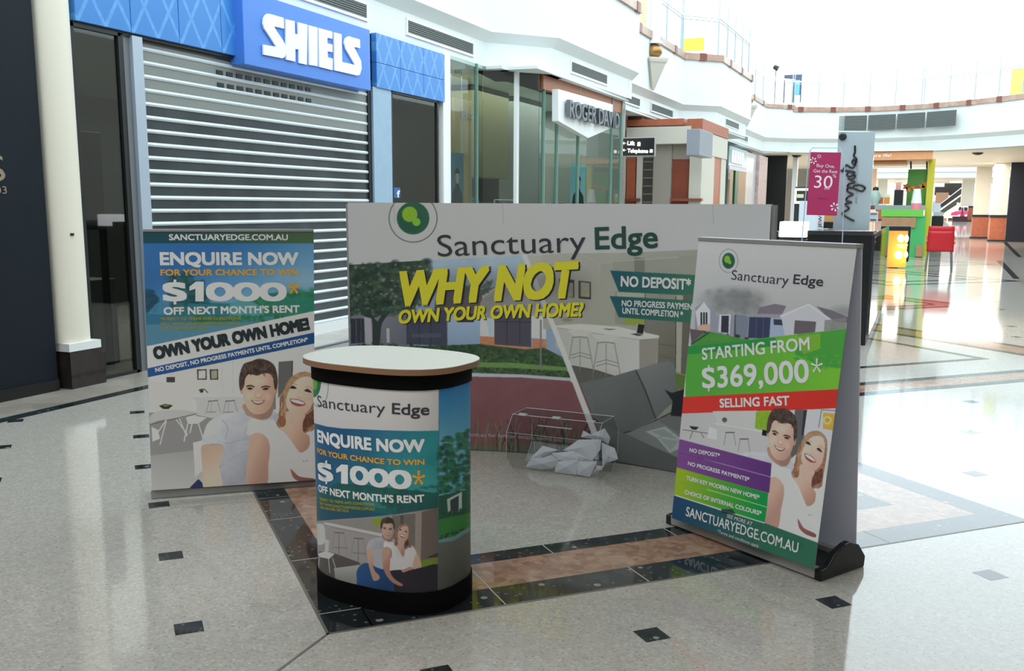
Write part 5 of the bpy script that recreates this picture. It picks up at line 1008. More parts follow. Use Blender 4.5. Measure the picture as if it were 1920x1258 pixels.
MB().box(-6.97, -6.86, 7.33, 7.46, 0, 3.14).build('guide_rail', M_steel, t); MB().box(-6.97, -6.88, 7.2, 7.235, 0, 3.14).build('black_edge_strip', M_black, t); MB().box(-6.96, -6.90, 7.24, 7.33, 0, 3.14).build('guide_rail', mat('grey_trim', (120, 124, 128), .4), t)
MB().box(-6.97, -6.90, 11.6, 11.68, 0, 3.12).build('guide_rail', M_dark, t); MB().box(-6.97, -6.87, 11.68, 12.17, 0, 3.16).build('blue_grey_side_panel', mat('blue_grey_panel', (150, 176, 198), .45, noise=.05), t)
# blue fascia panels
ys = [6.66, 7.316, 7.958, 8.595, 9.30, 10.0, 10.7, 11.4, 11.75, 12.41, 13.10, 13.79]; names = ['first', 'second', 'third', 'fourth', 0, 0, 0, 0, 'narrow one touching the sign', 'second to the right of the sign', 'last']
for i in range(11):
    if i in (4, 5, 6, 7) : 
        continue
    nm = {0: 'first blue lattice panel, above the narrow window', 1: 'blue lattice panel at the left end of the shutter head', 2: 'blue lattice panel second over the shutter', 3: 'blue lattice panel immediately left of the big sign', 8: 'blue lattice panel immediately right of the big sign', 9: 'blue lattice panel in the middle right of the sign', 10: 'last blue lattice panel beside the white post'}[i]
    t = empty('fascia_panel', (-6.86, ys[i], 3.16), nm, 'panel', 'blue fascia panels')
    MB().box(-6.93, -6.85, ys[i]+.004, ys[i+1]-.004, 3.16, 3.48 if i > 7 else 3.9).build('face', M_bluep, t, bevel=.004)
    if i > 7: MB().box(-6.93, -6.85, ys[i]+.004, ys[i+1]-.004, 3.485, 3.86).build('face', M_bluep, t, bevel=.004)
MB().box(-6.93, -6.88, 6.66, 13.7, 3.13, 3.165).build('fascia_sill', M_dark, label='thin dark sill running below the blue panels', cat='trim')
# projecting blue sign box with white letters
t = empty('shop_sign', (-6.8, 10.1, 3.4), 'large blue projecting sign with white blocky letters SHIELS', 'sign')
MB().box(-6.93, -6.735, 8.81, 11.40, 3.07, 3.83).build('sign_box', M_blues, t, bevel=.006)
XS = -6.735
def onface(pts): return [onX(420+x/4, y/4, XS+.004) for x, y in pts]
LET = [[(300, 115), (318, 103), (345, 108), (437, 135), (440, 215), (365, 198), (385, 235), (430, 300), (455, 350), (458, 395), (448, 425), (430, 438), (287, 410), (284, 335), (383, 352), (330, 270), (292, 215), (283, 180), (287, 140)],
       [(453, 145), (520, 160), (521, 254), (547, 260), (545, 168), (615, 186), (612, 486), (553, 473), (551, 372), (524, 366), (525, 462), (457, 448)], [(625, 190), (690, 207), (692, 497), (630, 487)],
       [(700, 210), (803, 238), (803, 292), (765, 283), (765, 325), (804, 335), (804, 392), (767, 384), (768, 430), (805, 440), (805, 527), (705, 502)],
       [(817, 243), (872, 258), (876, 465), (975, 488), (905, 370), (893, 325), (900, 290), (925, 272), (1010, 297), (1012, 362), (965, 352), (1018, 455), (1023, 515), (1010, 560), (990, 567), (820, 528)]]
for L_ in LET:
    P = onface(L_); MB().ext(P[::-1], (.02, 0, 0)).build('lettering', M_letter, bpy.data.objects['sign_box'])
MB().box(-6.96, -6.88, 13.79, 14.04, 0, ZB).build('trim_7', M_dwhite, kind='structure')
# ---- glass corner store
gp = [(-6.92, 14.04), (-6.92, 15.35), (-6.24, 16.22), (-6.16, 21.15)]; SGl = Ext(gp)
def gs(u, v=300): s_, z_ = SGl.inv(u, v); return s_
seams = [0, gs(893), gs(968), gs(1018), gs(1043), gs(1083), gs(1145), gs(1163)]
labs = ['first glass pane beside the white post', 'glass pane left of the white mullion', 'glass pane right of the white mullion', 'narrow glass pane at the glass store corner', 'glass pane at left under the pointed sign', 'glass pane at right under the pointed sign', 'last glass pane of the corner store']
for i in range(7):
    s0, s1 = seams[i], seams[i+1]; pts_ = [s0]+[s_ for s_ in SGl.s if s0 < s_ < s1]+[s1]; P, _n = SGl.fwd(np.array(pts_), np.zeros(len(pts_)))
    t = empty('glass_storefront_pane', (P[0][0], P[0][1], 0), labs[i], 'shop window', 'glass panes of the corner store'); mb = MB()
    for a, b in zip(P[:-1], P[1:]): mb.slab(a[:2], b[:2], -.012, .05, ZB)
    mb.build('glass_pane', M_glassw, t); p = P[-1]; wd = .05 if i == 1 else .014
    MB().box(p[0]-.03, p[0]+.03, p[1]-wd, p[1]+wd, 0, ZB).build('mullion', M_dwhite if i == 1 else mat('green_glass_edge', (118, 150, 140), .3), t)
MB().box(-11.8, -11.7, 13.72, 24.2, 0, ZB-.05).build('wall_store_back', M_intw, kind='structure')
MB().box(-11.8, -6.62, 22.6, 22.7, 0, ZB-.05).build('wall_store_end', M_intw, kind='structure')
def inner(name, u0, v0, u1, v1, x, m, label, cat, th=.25):
    a = onX(u0, v1, x); b = onX(u1, v0, x); return MB().box(x-th, x, a[1], b[1], 0, min(b[2], 3.84)).build(name, m, label=label, cat=cat)
inner('store_pier', 853, 190, 884, 380, -7.6, M_tan, 'tan panelled pier inside the glass store', 'pier'); SI = Flat((-7.59, 15, 0), (0, 1, 0), (0, 0, 1))
tt = empty('reflected_lettering', tuple(onX(868, 222, -7.58)), 'pale letters Bo modelled as a reflection on the tan pier', 'lettering'); text_on(SI, 'Bo', (865, 222), (888, 222), 17, mat('reflected_letter', (150, 150, 140), .5), tt, bold=.02, off=.01)  # letters built on the pier in place of a reflection in the glass
t = empty('reflection_board', tuple(onX(930, 262, -8.6)), 'grey board with dark letters om modelling a reflection in the glass store', 'bulkhead'); a = onX(893, 266, -8.6); b = onX(968, 228, -8.6); MB().box(-8.9, -8.6, a[1], b[1], a[2], 3.84).build('panel', mat('reflection_grey', (112, 122, 122), .6), t); text_on(Flat((-8.59, 15, 0), (0, 1, 0), (0, 0, 1)), 'om', (901, 258), (942, 257), 24, M_dark, t, bold=.0, off=.01)  # board and letters stand in for another shop mirrored in the glass
MB().box(-9.2, -8.9, *sorted((onX(893, 300, -9)[1], onX(968, 300, -9)[1])), 0, 2.5).build('interior_opening', mat('black_void', (10, 12, 12), .9), label='black doorway recess beneath the reflected letters om', cat='doorway')
inner('store_pier', 1094, 255, 1122, 382, -7.7, M_terra, 'terracotta pier inside the store below the pointed sign', 'pier'); inner('store_pier', 969, 190, 1016, 248, -7.9, M_intw, 'grey pier right of the white mullion', 'pier', .4)
MB().box(-8.5, -7.9, 17.2, 18.8, 2.15, 3.84).build('interior_fascia', mat('olive_board', (104, 98, 58), .6), label='olive board above the clothing display', cat='board')
def poster(u0, v0, u1, v1, x, base, fig, label):
    a = onX(u0, v1, x); b = onX(u1, v0, x); t = empty('fashion_poster', tuple(a), label, 'poster', 'window posters'); w_ = b[1]-a[1]; h = b[2]-a[2]; MB().box(x-.01, x, a[1], b[1], a[2], b[2]).build('sheet', base, t)
    cy = (a[1]+b[1])/2; mb = MB(); mb.prism([(0, 0)], 0, 0) if 0 else None
    [MB().tube([(x-.005, cy+w_*.4*k_, b[2]), (x-.005, cy+w_*.4*k_, 3.86)], .004, 5).build('hanging_wire', M_steel, t) for k_ in (-1, 1)]; MB().add([(x+.003, cy+w_*p, a[2]+h*q) for p, q in ((-.42, 0), (.42, 0), (.36, .22), (.14, .34), (.10, .42), (-.10, .42), (-.14, .34), (-.36, .22))], [tuple(range(8))]).build('printed_torso', fig, t)
    MB().add([(x+.004, cy+w_*.15*math.cos(k), a[2]+h*.52+h*.13*math.sin(k)) for k in np.linspace(0, 2*PI, 16, endpoint=False)], [tuple(range(16))]).build('printed_face', mat('poster_skin', (170, 150, 140), .6), t)
    MB().add([(x+.005, cy+w_*p, a[2]+h*q) for p, q in ((-.18, .55), (-.15, .66), (0, .72), (.15, .66), (.18, .55), (.08, .6), (-.08, .6))], [tuple(range(7))]).build('printed_hair', M_dark, t)
poster(845, 288, 869, 382, -7.3, mat('poster_blue', (80, 112, 136), .6), mat('poster_navy', (36, 46, 58), .6), 'blue poster of a man in a suit at left of glass store')
poster(1070, 308, 1098, 384, -7.0, mat('poster_sky', (140, 196, 210), .6), mat('poster_black', (22, 24, 28), .6), 'light blue poster with dark haired figure under pointed sign')
# clothes on rails inside
def rack(y, x, n, z, label, cols):
    t = empty('clothes_rack', (x, y, 0), label, 'clothes rack', 'clothes racks'); MB().tube([(x, y, 0), (x, y, z), (x, y+.11*n, z), (x, y+.11*n, 0)], .015, 6).build('rail', M_steel, t)
    for i in range(n):
        yy = y+.06+i*.105; c = cols[i % len(cols)]; mb = MB(); mb.ext([(x-.22, yy, z-.12), (x-.05, yy, z-.03), (x+.05, yy, z-.03), (x+.22, yy, z-.12), (x+.25, yy, z-.72), (x-.25, yy, z-.74)], (0, .05, 0)); mb.build('garment', c, t)
dk = [mat('cloth_black', (22, 24, 28), .8), mat('cloth_navy', (34, 44, 60), .8), mat('cloth_plum', (70, 42, 56), .8), mat('cloth_grey', (84, 88, 92), .8), mat('cloth_teal', (42, 70, 74), .8)]
rack(15.4, -8.2, 12, 1.75, 'rack of dark clothes in front of the black recess', dk); rack(17.4, -7.6, 9, 1.72, 'rack of dark clothes right of the white mullion', dk[1:]+dk[:1]); rack(18.9, -9.0, 12, 1.75, 'rack of dark clothes behind the corner glass', dk[2:]); rack(20.2, -7.5, 8, 1.7, 'rack of clothes nearest the store end', [dk[3], dk[4], dk[0]])
def spot(u, v, x, label):
    p = onX(u, v, x); t = empty('spotlight', tuple(p), label, 'spotlight', 'track spotlights'); MB().lathe(tuple(p), [(.055, 0), (.05, .09), (.03, .12)], 12).build('lamp_head', M_dwhite, t, smooth=True); MB().tube([p+[0, 0, .11], (p[0], p[1], ZB-.05)], .012, 6).build('stem', M_dwhite, t)
spot(858, 138, -7.4, 'leftmost white spotlight in the glass store'); spot(895, 146, -7.8, 'second white spotlight from the left in glass store'); spot(956, 150, -7.6, 'white spotlight left of the white mullion'); spot(1013, 154, -7.3, 'white spotlight right of the white mullion'); spot(933, 198, -9.5, 'small low white spotlight deep inside the store')
# pointed sign
XR = -6.0; t = empty('shop_sign', tuple(onX(1100, 220, XR)), 'white pointed sign board with grey raised letters ROGER DAVID', 'sign')
pt_ = [onX(u, v, XR) for u, v in ((1047, 167), (1149, 196), (1149, 239), (1103, 259), (1047, 227))]; MB().ext(pt_, (-.12, 0, 0)).build('sign_board', M_dwhite, t, bevel=.005); [MB().box(-6.2, XR-.1, y_-.03, y_+.03, 3.4, 3.46).build('bracket', M_dark, t) for y_ in (17.6, 19.4)]; M_rd = mat('grey_raised_letter', (112, 116, 120), .3, .5)
text_on(Flat((XR, 18, 0), (0, 1, 0), (0, 0, 1)), 'ROGER DAVID', (1058, 220), (1152, 242), 33, M_rd, bpy.data.objects['sign_board'], bold=.02, off=.03, depth=.08)
MB().slab((-6.2, 16.3), (-6.16, 21.1), -.1, 3.60, ZB-.06).build('terracotta_header', mat('brown_header', (160, 100, 70), .5), label='terracotta band above the pointed sign', cat='trim')
# hanging direction sign
YS = 21.9; a = onY(1166, 294, YS); b = onY(1229, 256.5, YS); t = empty('direction_sign', ((a[0]+b[0])/2, YS, a[2]), 'hanging black direction sign with arrows, Lift and Telephone', 'sign')
MB().box(a[0], b[0], YS, YS+.09, a[2], b[2]).build('housing', M_alu, t, bevel=.01); ins = .022; MB().box(a[0]+ins, b[0]-ins, YS-.004, YS, a[2]+ins, b[2]-ins).build('black_face', M_black, t); bf = bpy.data.objects['black_face']
SD = Flat((a[0], YS-.004, a[2]), (1, 0, 0), (0, 0, 1)); M_lit = mat('lit_white_letter', (250, 250, 250), .5, emit=(255, 255, 255), es=2.2)
text_on(SD, 'Lift', (1176, 272), (1190, 272.5), 7.5, M_lit, bf, bold=.03); text_on(SD, 'Telephone', (1176, 286), (1215, 287), 7.5, M_lit, bf, bold=.03)
for v in (268.5, 281.5):
    c = np.array(SD.inv(1170, v)); w_ = .028
    for q in ([(0, .004), (.07, .004), (.07, -.004), (0, -.004)], [(-.004, 0), (.022, .03), (.03, .024), (.008, 0)], [(-.004, 0), (.022, -.03), (.03, -.024), (.008, 0)]):
        P, Nn = SD.fwd(c[0]-.02+np.array([x[0] for x in q]), c[1]+np.array([x[1] for x in q])); MB().add(P+Nn*.002, [(0, 1, 2, 3)]).build('arrow', M_lit, bf)
for (u, v, w_, h) in ((1198, 270, .07, .09), (1221, 283, .07, .07)):
    c = np.array(SD.inv(u, v)); P, Nn = SD.fwd(c[0]+np.array([-w_/2, w_/2, w_/2, .02, -.02, -w_/2]), c[1]+np.array([-h/2, -h/2, h/3, h/2, h/2, h/3])); MB().add(P+Nn*.002, [tuple(range(6))]).build('pictogram', M_lit, bf)
for x in (a[0]+.03, ): MB().tube([(x, YS+.04, b[2]), (x, YS+.04, ZB+.02)], .02, 6).build('hanger', M_alu, t); MB().tube([(x, YS+.04, ZB+.02), (-6.66, YS+.04, ZB+.02)], .02, 6).build('hanger_arm', M_alu, t)

# ---- terracotta and cream shopfront, shutter and pilasters (between the two bays)
YF = 24.4; M_shc = mat('shop_cream', (204, 199, 187), .55)
def fbox(name, u0, u1, v0, v1, m, y=YF, th=.2, z0=None, parent=None, **k):
    a = onY(u0, v1, y); b = onY(u1, v0, y); return MB().box(a[0], b[0], y, y+th, 0 if z0 is None else a[2], b[2]).build(name, m, parent, **k)
sf = empty('wall_shopfront_recess', (-6.6, YF, 0)); sf['kind'] = 'structure'
M_crg = mat('grey_cream_paint', (160, 154, 143), .55)
fbox('cream_wall', 1163, 1174, 200, 384, M_shc, parent=sf, y=YF-.1); fbox('terracotta_pilaster', 1174, 1192, 296, 373, M_terra, parent=sf); fbox('cream_pilaster', 1192, 1205, 290, 384, M_shc, parent=sf); fbox('grey_pilaster', 1223, 1260, 270, 384, M_crg, parent=sf); fbox('terracotta_panel', 1258, 1316, 278, 384, M_terrad, parent=sf, y=YF+.12)
fbox('lintel', 1174, 1296, 236, 271, M_shc, parent=sf, y=YF-.25, z0=1, th=.6); fbox('terracotta_band', 1174, 1282, 222, 237, M_terra, parent=sf, y=YF-.05, z0=1, th=.4); fbox('header', 1174, 1296, 268, 300, M_crg, parent=sf, y=YF+.1, z0=1)
rg = fbox('roller_grille', 1204, 1224, 296, 384, mat('grille_dark', (70, 64, 60), .5), y=YF+.05, label='narrow dark roller grille between cream and grey pilasters', cat='roller shutter')
a = onY(1204, 384, YF); b = onY(1224, 296, YF)
for i in range(14): MB().box(a[0], b[0], YF+.03, YF+.05, .3+i*.2, .34+i*.2).build('slat', mat('grille_slat', (120, 112, 104), .5), rg)
for u0, u1 in ((1173, 1199), (1256, 1315)):
    fbox('stone_ledge', u0, u1, 372, 377, M_capd, y=YF-.12, z0=1, th=.2, label='brown ledge at the foot of the %s' % ('narrow terracotta strip' if u0 < 1200 else 'wide terracotta panel'), cat='ledge')
xa = onY(1316, 300, YF)[0]
yb_ = onX(1362, 300, xa)[1]
MB().box(xa-.3, xa, YF, onX(1340, 300, xa)[1], 0, onX(1300, 238, xa)[2]).build('cream_corner_pier', M_shc, sf); MB().box(xa-.3, xa-.02, onX(1340, 300, xa)[1], onX(1353, 300, xa)[1], 0, 2.95).build('terracotta_pilaster', M_terra, sf)
MB().box(xa-.3, xa-.004, onX(1353, 300, xa)[1], yb_, 0, 3.3).build('cream_pilaster', M_shc, sf); MB().box(xa-.29, xa+.015, YF-.01, yb_+.01, 2.9, 3.44).build('lintel', M_shc, sf); MB().box(xa-.35, xa+.03, YF-.2, yb_, 3.45, 3.72).build('terracotta_band', M_terra, sf)
# grey projecting box sign
xg = xa+.02; a = onX(1311, 291, xg+.3); b = onX(1337, 250, xg+.3); t = empty('projecting_sign', tuple(a), 'small grey box sign projecting above the terracotta shopfront', 'sign'); MB().box(xg, xg+.3, a[1], b[1], a[2], b[2]).build('sign_box', mat('grey_violet_sign', (140, 144, 154), .4), t, bevel=.01); MB().tube([((xg+.15), (a[1]+b[1])/2, b[2]-.1), (xa-.1, YF+.3, b[2]-.1)], .03, 6).build('bracket', M_dark, t)
# green framed shop with white letters
XG = -6.05; t = empty('display_window', (XG, 36, 0), 'green-framed shop window with white letters before the bridge', 'shop window'); ya, yb = onX(1366, 320, XG)[1], onX(1400, 320, XG)[1]
MB().box(XG-.02, XG-.01, ya, yb, 0, 3.0).build('glass_pane', M_glassw, t); gy = onX(1380, 340, XG)[1]; MB().box(XG-.05, XG+.03, gy-.3, gy+.3, 0, 2.85).build('green_post', mat('green_paint', (20, 92, 62), .4), t); MB().box(XG-.04, XG+.02, ya, yb, 2.85, 2.98).build('grey_transom', M_steel, t)
MB().box(XG-.04, XG-.0, ya, yb, 3.0, 3.62).build('sign_band', mat('pale_teal_glass', (150, 176, 176), .3), t); text_on(Flat((XG, ya, 0), (0, 1, 0), (0, 0, 1)), 'LUSH', (1366, 293), (1392, 298), 24, M_letter, t, bold=.03, off=.02) if 0 else None
mb = MB(); yy = np.linspace(ya+.3, yb-1.5, 5)
for y in yy: mb.box(XG+.0, XG+.04, y, y+.5, 3.08, 3.5)
mb.build('white_block_letter', M_letter, t)
MB().box(XG-.6, XG-.02, onX(1400, 320, XG)[1], onX(1418, 320, XG)[1], 0, 3.6).build('glass_display_case', mat('pale_reflective_case', (196, 202, 204), .15), label='pale reflective display case beside the stone pier', cat='display case')
MB().box(XG-.6, XG+.1, onX(1418.5, 320, XG)[1], onX(1434, 320, XG)[1], 0, 3.6).build('stone_pier', stone('pink_ledge_stone', [(0, (150, 120, 116)), (.5, (184, 158, 154)), (1, (206, 188, 184))], 9, 5, rough=.5), label='pink stacked-stone pier near the bridge', cat='pier')
MB().box(-7.2, -5.6, 44.6, 44.8, 0, 3.84).build('black_doorway', M_black, label='tall black panel right of the pink stone pier', cat='panel')
MB().box(-8.5, -6.7, 24.6, 42, 0, ZB-.05).build('wall_shops_beyond', M_intw, kind='structure')
# under the bridge
MB().box(-9, -4.4, 61, 61.3, 0, ZB).build('wall_under_bridge', mat('taupe_wall', (128, 120, 110), .6), kind='structure'); MB().box(-5.35, -5.15, 44.5, 44.8, 0, 3.85).build('trim_8', M_dwhite, kind='structure')
MB().box(-4.35, -2.6, 60.5, 61.2, 0, 3.84).build('wall_peach', mat('peach_paint', (222, 188, 164), .6), kind='structure')
mb = MB().box(-3.9, -3.1, 50, 50.3, 0, 3.84); mb.build('column_peach', mat('peach_paint', (222, 188, 164), .6), kind='structure')
for u, v in ((1468, 283), (1842, 280)):
    p = onP(u, v, (0, 0, ZB-.1), np.array([0, 0, 1.0])); p = G(u, v, ZB-.12); t = empty('ceiling_dome_light', tuple(p), ('left' if u < 1600 else 'right')+' small dark dome on the bridge soffit', 'ceiling fitting'); MB().lathe((p[0], max(p[1], 44.5), ZB-.16), [(.05, 0), (.18, .04), (.22, .1)], 14).build('dome', M_dark, t, smooth=True)

# area lamps added to brighten the shop interiors
area('shop_fill_light', (-9.2, 10.0, 3.1), (3.5, 6.5), 130, (1, .97, .9)); area('shop_fill_light', (-8.8, 18.5, 3.75), (3.5, 7.5), 420, (.95, 1, .96))

# ================================================================== KIOSKS AND THINGS ALONG THE MALL
# black kiosk counter (nearest)
t = empty('kiosk_counter', (-.9, 12.4, 0), 'tall black kiosk counter behind the right banner stand', 'counter')
kr = G(1622, 648); kx = kr[0]; ky = kr[1]; zt = atXY(1641, 434, kx, ky)[2]
kl = onY(1440, 433, ky)[0]
km = onY(1514, 440, ky)[0]; zl_ = onY(1480, 449, ky)[2]; MB().box(kl, km, ky+.02, ky+.9, 0, zl_-.03).build('low_body', M_black, t, bevel=.004); MB().box(kl, km, ky, ky+.9, zl_-.03, zl_).build('low_top', mat('dark_counter_top', (52, 54, 56), .15), t)
MB().box(km, kx, ky, ky+.9, .0, zt-.05).build('body', M_black, t, bevel=.004); MB().box(km, kx+.01, ky-.01, ky+.9, zt-.05, zt).build('counter_top', mat('dark_counter_top', (52, 54, 56), .15), t)
MB().box(kx, kx+.03, ky+.02, ky+5.2, .12, zt-.03).build('glass_side', glass('kiosk_side_glass', (190, 196, 200), .1), t); MB().box(kl+.6, kx, ky+.9, ky+5.2, 0, zt-.1).build('rear_body', mat('grey_kiosk_side', (120, 124, 130), .3), t)
# magnolia sign panel
ym = ky+.12; P = [onY(u, v, ym) for u, v in ((1562, 432), (1629, 432.5), (1641, 248), (1572, 247))]
t = empty('kiosk_sign', tuple((P[0]+P[1])/2), 'tall pale grey kiosk sign with handwritten black lettering', 'sign'); MB().ext(P, (0, .05, 0)).build('sign_panel', mat('pale_grey_acrylic', (176, 190, 196), .12), t)
SMg = Flat(P[0]-[0, .002, 0], (1, 0, 0), (0, 0, 1)); c = onY(1580, 256, ym-.01); MB().lathe((0, 0, 0), [(.0, 0), (.001, 0)], 3) if 0 else None
mb = MB().tube([c, c-[0, .03, 0]], [.045, .03], 16); mb.build('round_fixing', M_dark, t, smooth=True)
scr = [(1603, 273), (1603, 285), (1601, 292), (1606, 298), (1603, 308), (1598, 304), (1601, 298), (1604, 303), (1602, 312), (1596, 314), (1586, 309), (1581, 320), (1578, 319), (1602, 322), (1595, 330), (1588, 328), (1593, 321), (1600, 325), (1603, 331), (1597, 335), (1590, 334), (1603, 341), (1592, 344), (1590, 350), (1598, 352), (1603, 347), (1614, 347), (1622, 352), (1616, 358), (1604, 354), (1592, 350), (1589, 358), (1600, 364), (1591, 368), (1587, 375), (1597, 379), (1585, 382), (1592, 391), (1582, 397), (1580, 401), (1590, 408), (1602, 414)]
cur = spline(np.array(scr, float), closed=False, n=5); MB().tube([onY(u, v, ym-.006) for u, v in cur], .012, 6).build('script_lettering', M_black, bpy.data.objects['sign_panel'], smooth=True)
for s_, v0, v1 in (('JEWELLERY', 345, 303), ('AND GIFTS', 382, 348)):
    v, f = text_mesh(s_, .0, 0, 1.2); L0 = onY(1607, v0, ym-.004); L1 = onY(1609, v1, ym-.004); ln = L1[2]-L0[2]; x = (v[:, 0]-v[:, 0].min())/(v[:, 0].max()-v[:, 0].min()); mb = MB(); mb.v = [(L0[0]-yy_*.035, ym-.003, L0[2]+xx*ln) for xx, yy_ in zip(x, v[:, 1])]; mb.f = list(f); mb.build('small_lettering', mat('grey_small_ink', (120, 130, 134), .5), t)
# wire stand with crimson sale poster
yw = ky-.25; t = empty('sale_poster', tuple(onY(1540, 400, yw)), 'crimson hanging poster reading Buy One, Get the Rest 30% off', 'poster'); M_crim = mat('crimson_print', (168, 38, 90), .5)
P = [onY(u, v, yw) for u, v in ((1512, 403), (1569, 404.5), (1577, 286), (1520, 285))]; MB().ext(P, (0, .012, 0)).build('sheet', M_crim, t); SW = Flat(P[0]-[0, .002, 0], (1, 0, 0), (0, 0, 1)); M_pk = mat('pink_white_ink', (240, 214, 226), .5)
for s_, a, b, cp in (('Buy One,', (1531, 313), (1565, 315), 6), ('Get the Rest', (1525, 323), (1570, 325), 6), ('30', (1526, 352), (1560, 353), 23), ('%', (1561, 333), (1568, 333), 6), ('off', (1545, 355), (1556, 356), 5), ('SALE', (1533, 373), (1551, 373.5), 3)):
    text_on(SW, s_, a, b, cp, M_pk if s_ != 'SALE' else mat('dark_crimson_ink', (120, 30, 70)), t, bold=.0, off=.003)
for (cx, cy, r_) in ((1525, 301, 7), (1536, 293, 4), (1565, 388, 9)):
    for k in range(6):
        a_ = k*PI/3+.3; q = [(cx+r_*.25*math.cos(a_), cy+r_*.25*math.sin(a_)), (cx+r_*.8*math.cos(a_+.28), cy+r_*.8*math.sin(a_+.28)), (cx+r_*math.cos(a_), cy+r_*math.sin(a_)), (cx+r_*.8*math.cos(a_-.28), cy+r_*.8*math.sin(a_-.28))]
        MB().add([onY(u, v, yw-.004) for u, v in q], [(0, 1, 2, 3)]).build('printed_petal', M_pk, t)
t = empty('poster_frame', tuple(G(1500, 475)), 'thin grey wire frame holding the crimson poster', 'frame'); z0_ = onY(1503, 458, yw)
MB().tube([(z0_[0]-.0, yw, 0.0), z0_, onY(1516, 300, yw), onY(1519, 282, yw), onY(1524, 277, yw), onY(1575, 277.5, yw), (onY(1584, 300, yw)), onY(1580, 440, yw), (onY(1580, 440, yw)[0], yw, 0)], .006, 6).build('wire_tube', M_steel, t, smooth=True); MB().box(z0_[0]-.02, onY(1580, 440, yw)[0]+.02, yw-.1, yw+.1, 0, .01).build('base_plate', M_steel, t)
# lit white screen box, white cabinet, picture frame, small sign, orange box on the kiosk
yk = ky+.2; a = onY(1460, 450, yk); b = onY(1512, 416, yk); t = empty('lit_display_case', (a[0], yk, zl_), 'small glowing white display case on the black kiosk', 'display case'); MB().box(a[0], b[0], yk, yk+.35, zl_, zl_+.02).build('tray', M_black, t); MB().box(a[0]+.0, b[0], yk+.01, yk+.33, zl_+.02, b[2]).build('lit_case', mat('lit_case', (250, 250, 250), .5, emit=(255, 255, 255), es=1.6), t, bevel=.01)
mb = MB().box(onY(1445, 440, yk)[0], a[0]-.01, yk, yk+.2, zl_, zl_+.09); mb.build('card_terminal', M_black, label='small black terminal left of the glowing case', cat='device')
yq = ky+3.0; 
def ybox(name, u0, v0, u1, v1, y, th, m, label, cat, parent=None, zero=False): a = onY(u0, v1, y); b = onY(u1, v0, y); return MB().box(a[0], b[0], y, y+th, 0 if zero else a[2], b[2]).build(name, m, parent, bevel=.004, label=label, cat=cat)
t = empty('menu_screen', tuple(onY(1502, 380, 20)), 'black screen with white border left of the crimson poster', 'screen'); ybox('stand', 1487, 350, 1519, 430, 20.05, .2, mat('dark_green_black', (30, 36, 32), .5), None, None, t, True); ybox('bezel', 1489, 353, 1518, 382, 20, .04, mat('cream_lit_border', (238, 238, 220), .5, emit=(240, 240, 222), es=.7), None, None, t); ybox('display', 1493, 357.5, 1518, 377, 19.98, .02, mat('dark_screen', (44, 46, 38), .4), None, None, t); ybox('icon', 1494, 364, 1507, 371, 19.965, .012, mat('cream_icon', (214, 212, 176), .5), None, None, t)
ybox('white_cabinet', 1497, 377, 1546, 417, 17, 1.0, mat('cool_white_laminate', (214, 224, 232), .4), 'plain white cabinet behind the wire poster frame', 'cabinet', None, True)
t = empty('jeweller_sign', tuple(onY(1535, 428, 13.4)), 'small white upright sign with rotated black letters JEW', 'sign'); ybox('sign_panel', 1529, 402, 1545, 430, 13.4, .02, M_dwhite, None, None, t)
v, f = text_mesh('JEW', .01); x = (v[:, 0]-v[:, 0].min())/(v[:, 0].max()-v[:, 0].min()); a = onY(1540, 427, 13.39); b = onY(1540, 404, 13.39); mb = MB(); mb.v = [(a[0]-yy_*.06, 13.385, a[2]+xx*(b[2]-a[2])) for xx, yy_ in zip(x, v[:, 1])]; mb.f = list(f); mb.build('lettering', M_black, t)
ybox('wooden_tray', 1545, 403, 1562, 419, 13.6, .4, mat('honey_wood', (200, 150, 90), .5), 'honey-coloured wooden box on the kiosk beside the sign', 'box'); ybox('black_cash_box', 1543, 416, 1562, 428, 13.5, .4, M_black, 'black cash box under the honey wooden box', 'box')
t = empty('notice_holder', tuple(onY(1637, 425, 12.6)), 'slanted white notice in a holder right of the tall grey sign', 'notice'); ybox('card', 1630, 397, 1647, 416, 12.6, .015, M_dwhite, None, None, t); ybox('printed_line', 1632, 400, 1645, 401.5, 12.59, .008, mat('slate_ink', (70, 80, 100)), None, None, t); ybox('printed_line', 1632, 411, 1643, 413, 12.59, .008, mat('slate_ink', (70, 80, 100)), None, None, t); ybox('stem', 1636, 416, 1638, 434, 12.61, .01, M_steel, None, None, t)
# ---- juice kiosk with orange canopy
yj = 35.2; t = empty('juice_kiosk', tuple(G(1690, 485)), 'green and timber drinks kiosk with orange canopy and yellow post', 'kiosk'); M_or = mat('orange_timber', (224, 158, 108), .5, noise=.06); M_gr = mat('lime_green', (106, 188, 70), .45); M_gr2 = mat('mid_green', (64, 170, 96), .45); M_yl = mat('yellow_post', (214, 206, 60), .4); M_wd = mat('timber_board', (168, 128, 92), .5, noise=.1)
def jb(name, u0, v0, u1, v1, y, th, m, zero=False): return ybox(name, u0, v0, u1, v1, y, th, m, None, None, t, zero)
jb('counter_front', 1652, 393, 1732, 406, yj, .3, M_gr); jb('counter_body', 1652, 405, 1736, 482, yj+.05, 3, M_gr2, True); jb('timber_panel', 1652, 408, 1718, 426, yj-.02, .1, M_wd); jb('timber_foot', 1716, 460, 1731, 481, yj-.0, .1, M_wd); jb('canopy', 1628, 283, 1750, 300, yj-.2, 4.0, M_or); jb('canopy_top', 1628, 280, 1751, 284, yj-.3, 4.2, M_cream); jb('canopy_lower', 1628, 302, 1700, 308, yj+.5, 1.5, M_or)
p = G(1735, 480); q = atXY(1747, 298, p[0], p[1]); MB().box(p[0]-.12, p[0]+.10, p[1], p[1]+.2, 0, q[2]).build('yellow_post', M_yl, t)
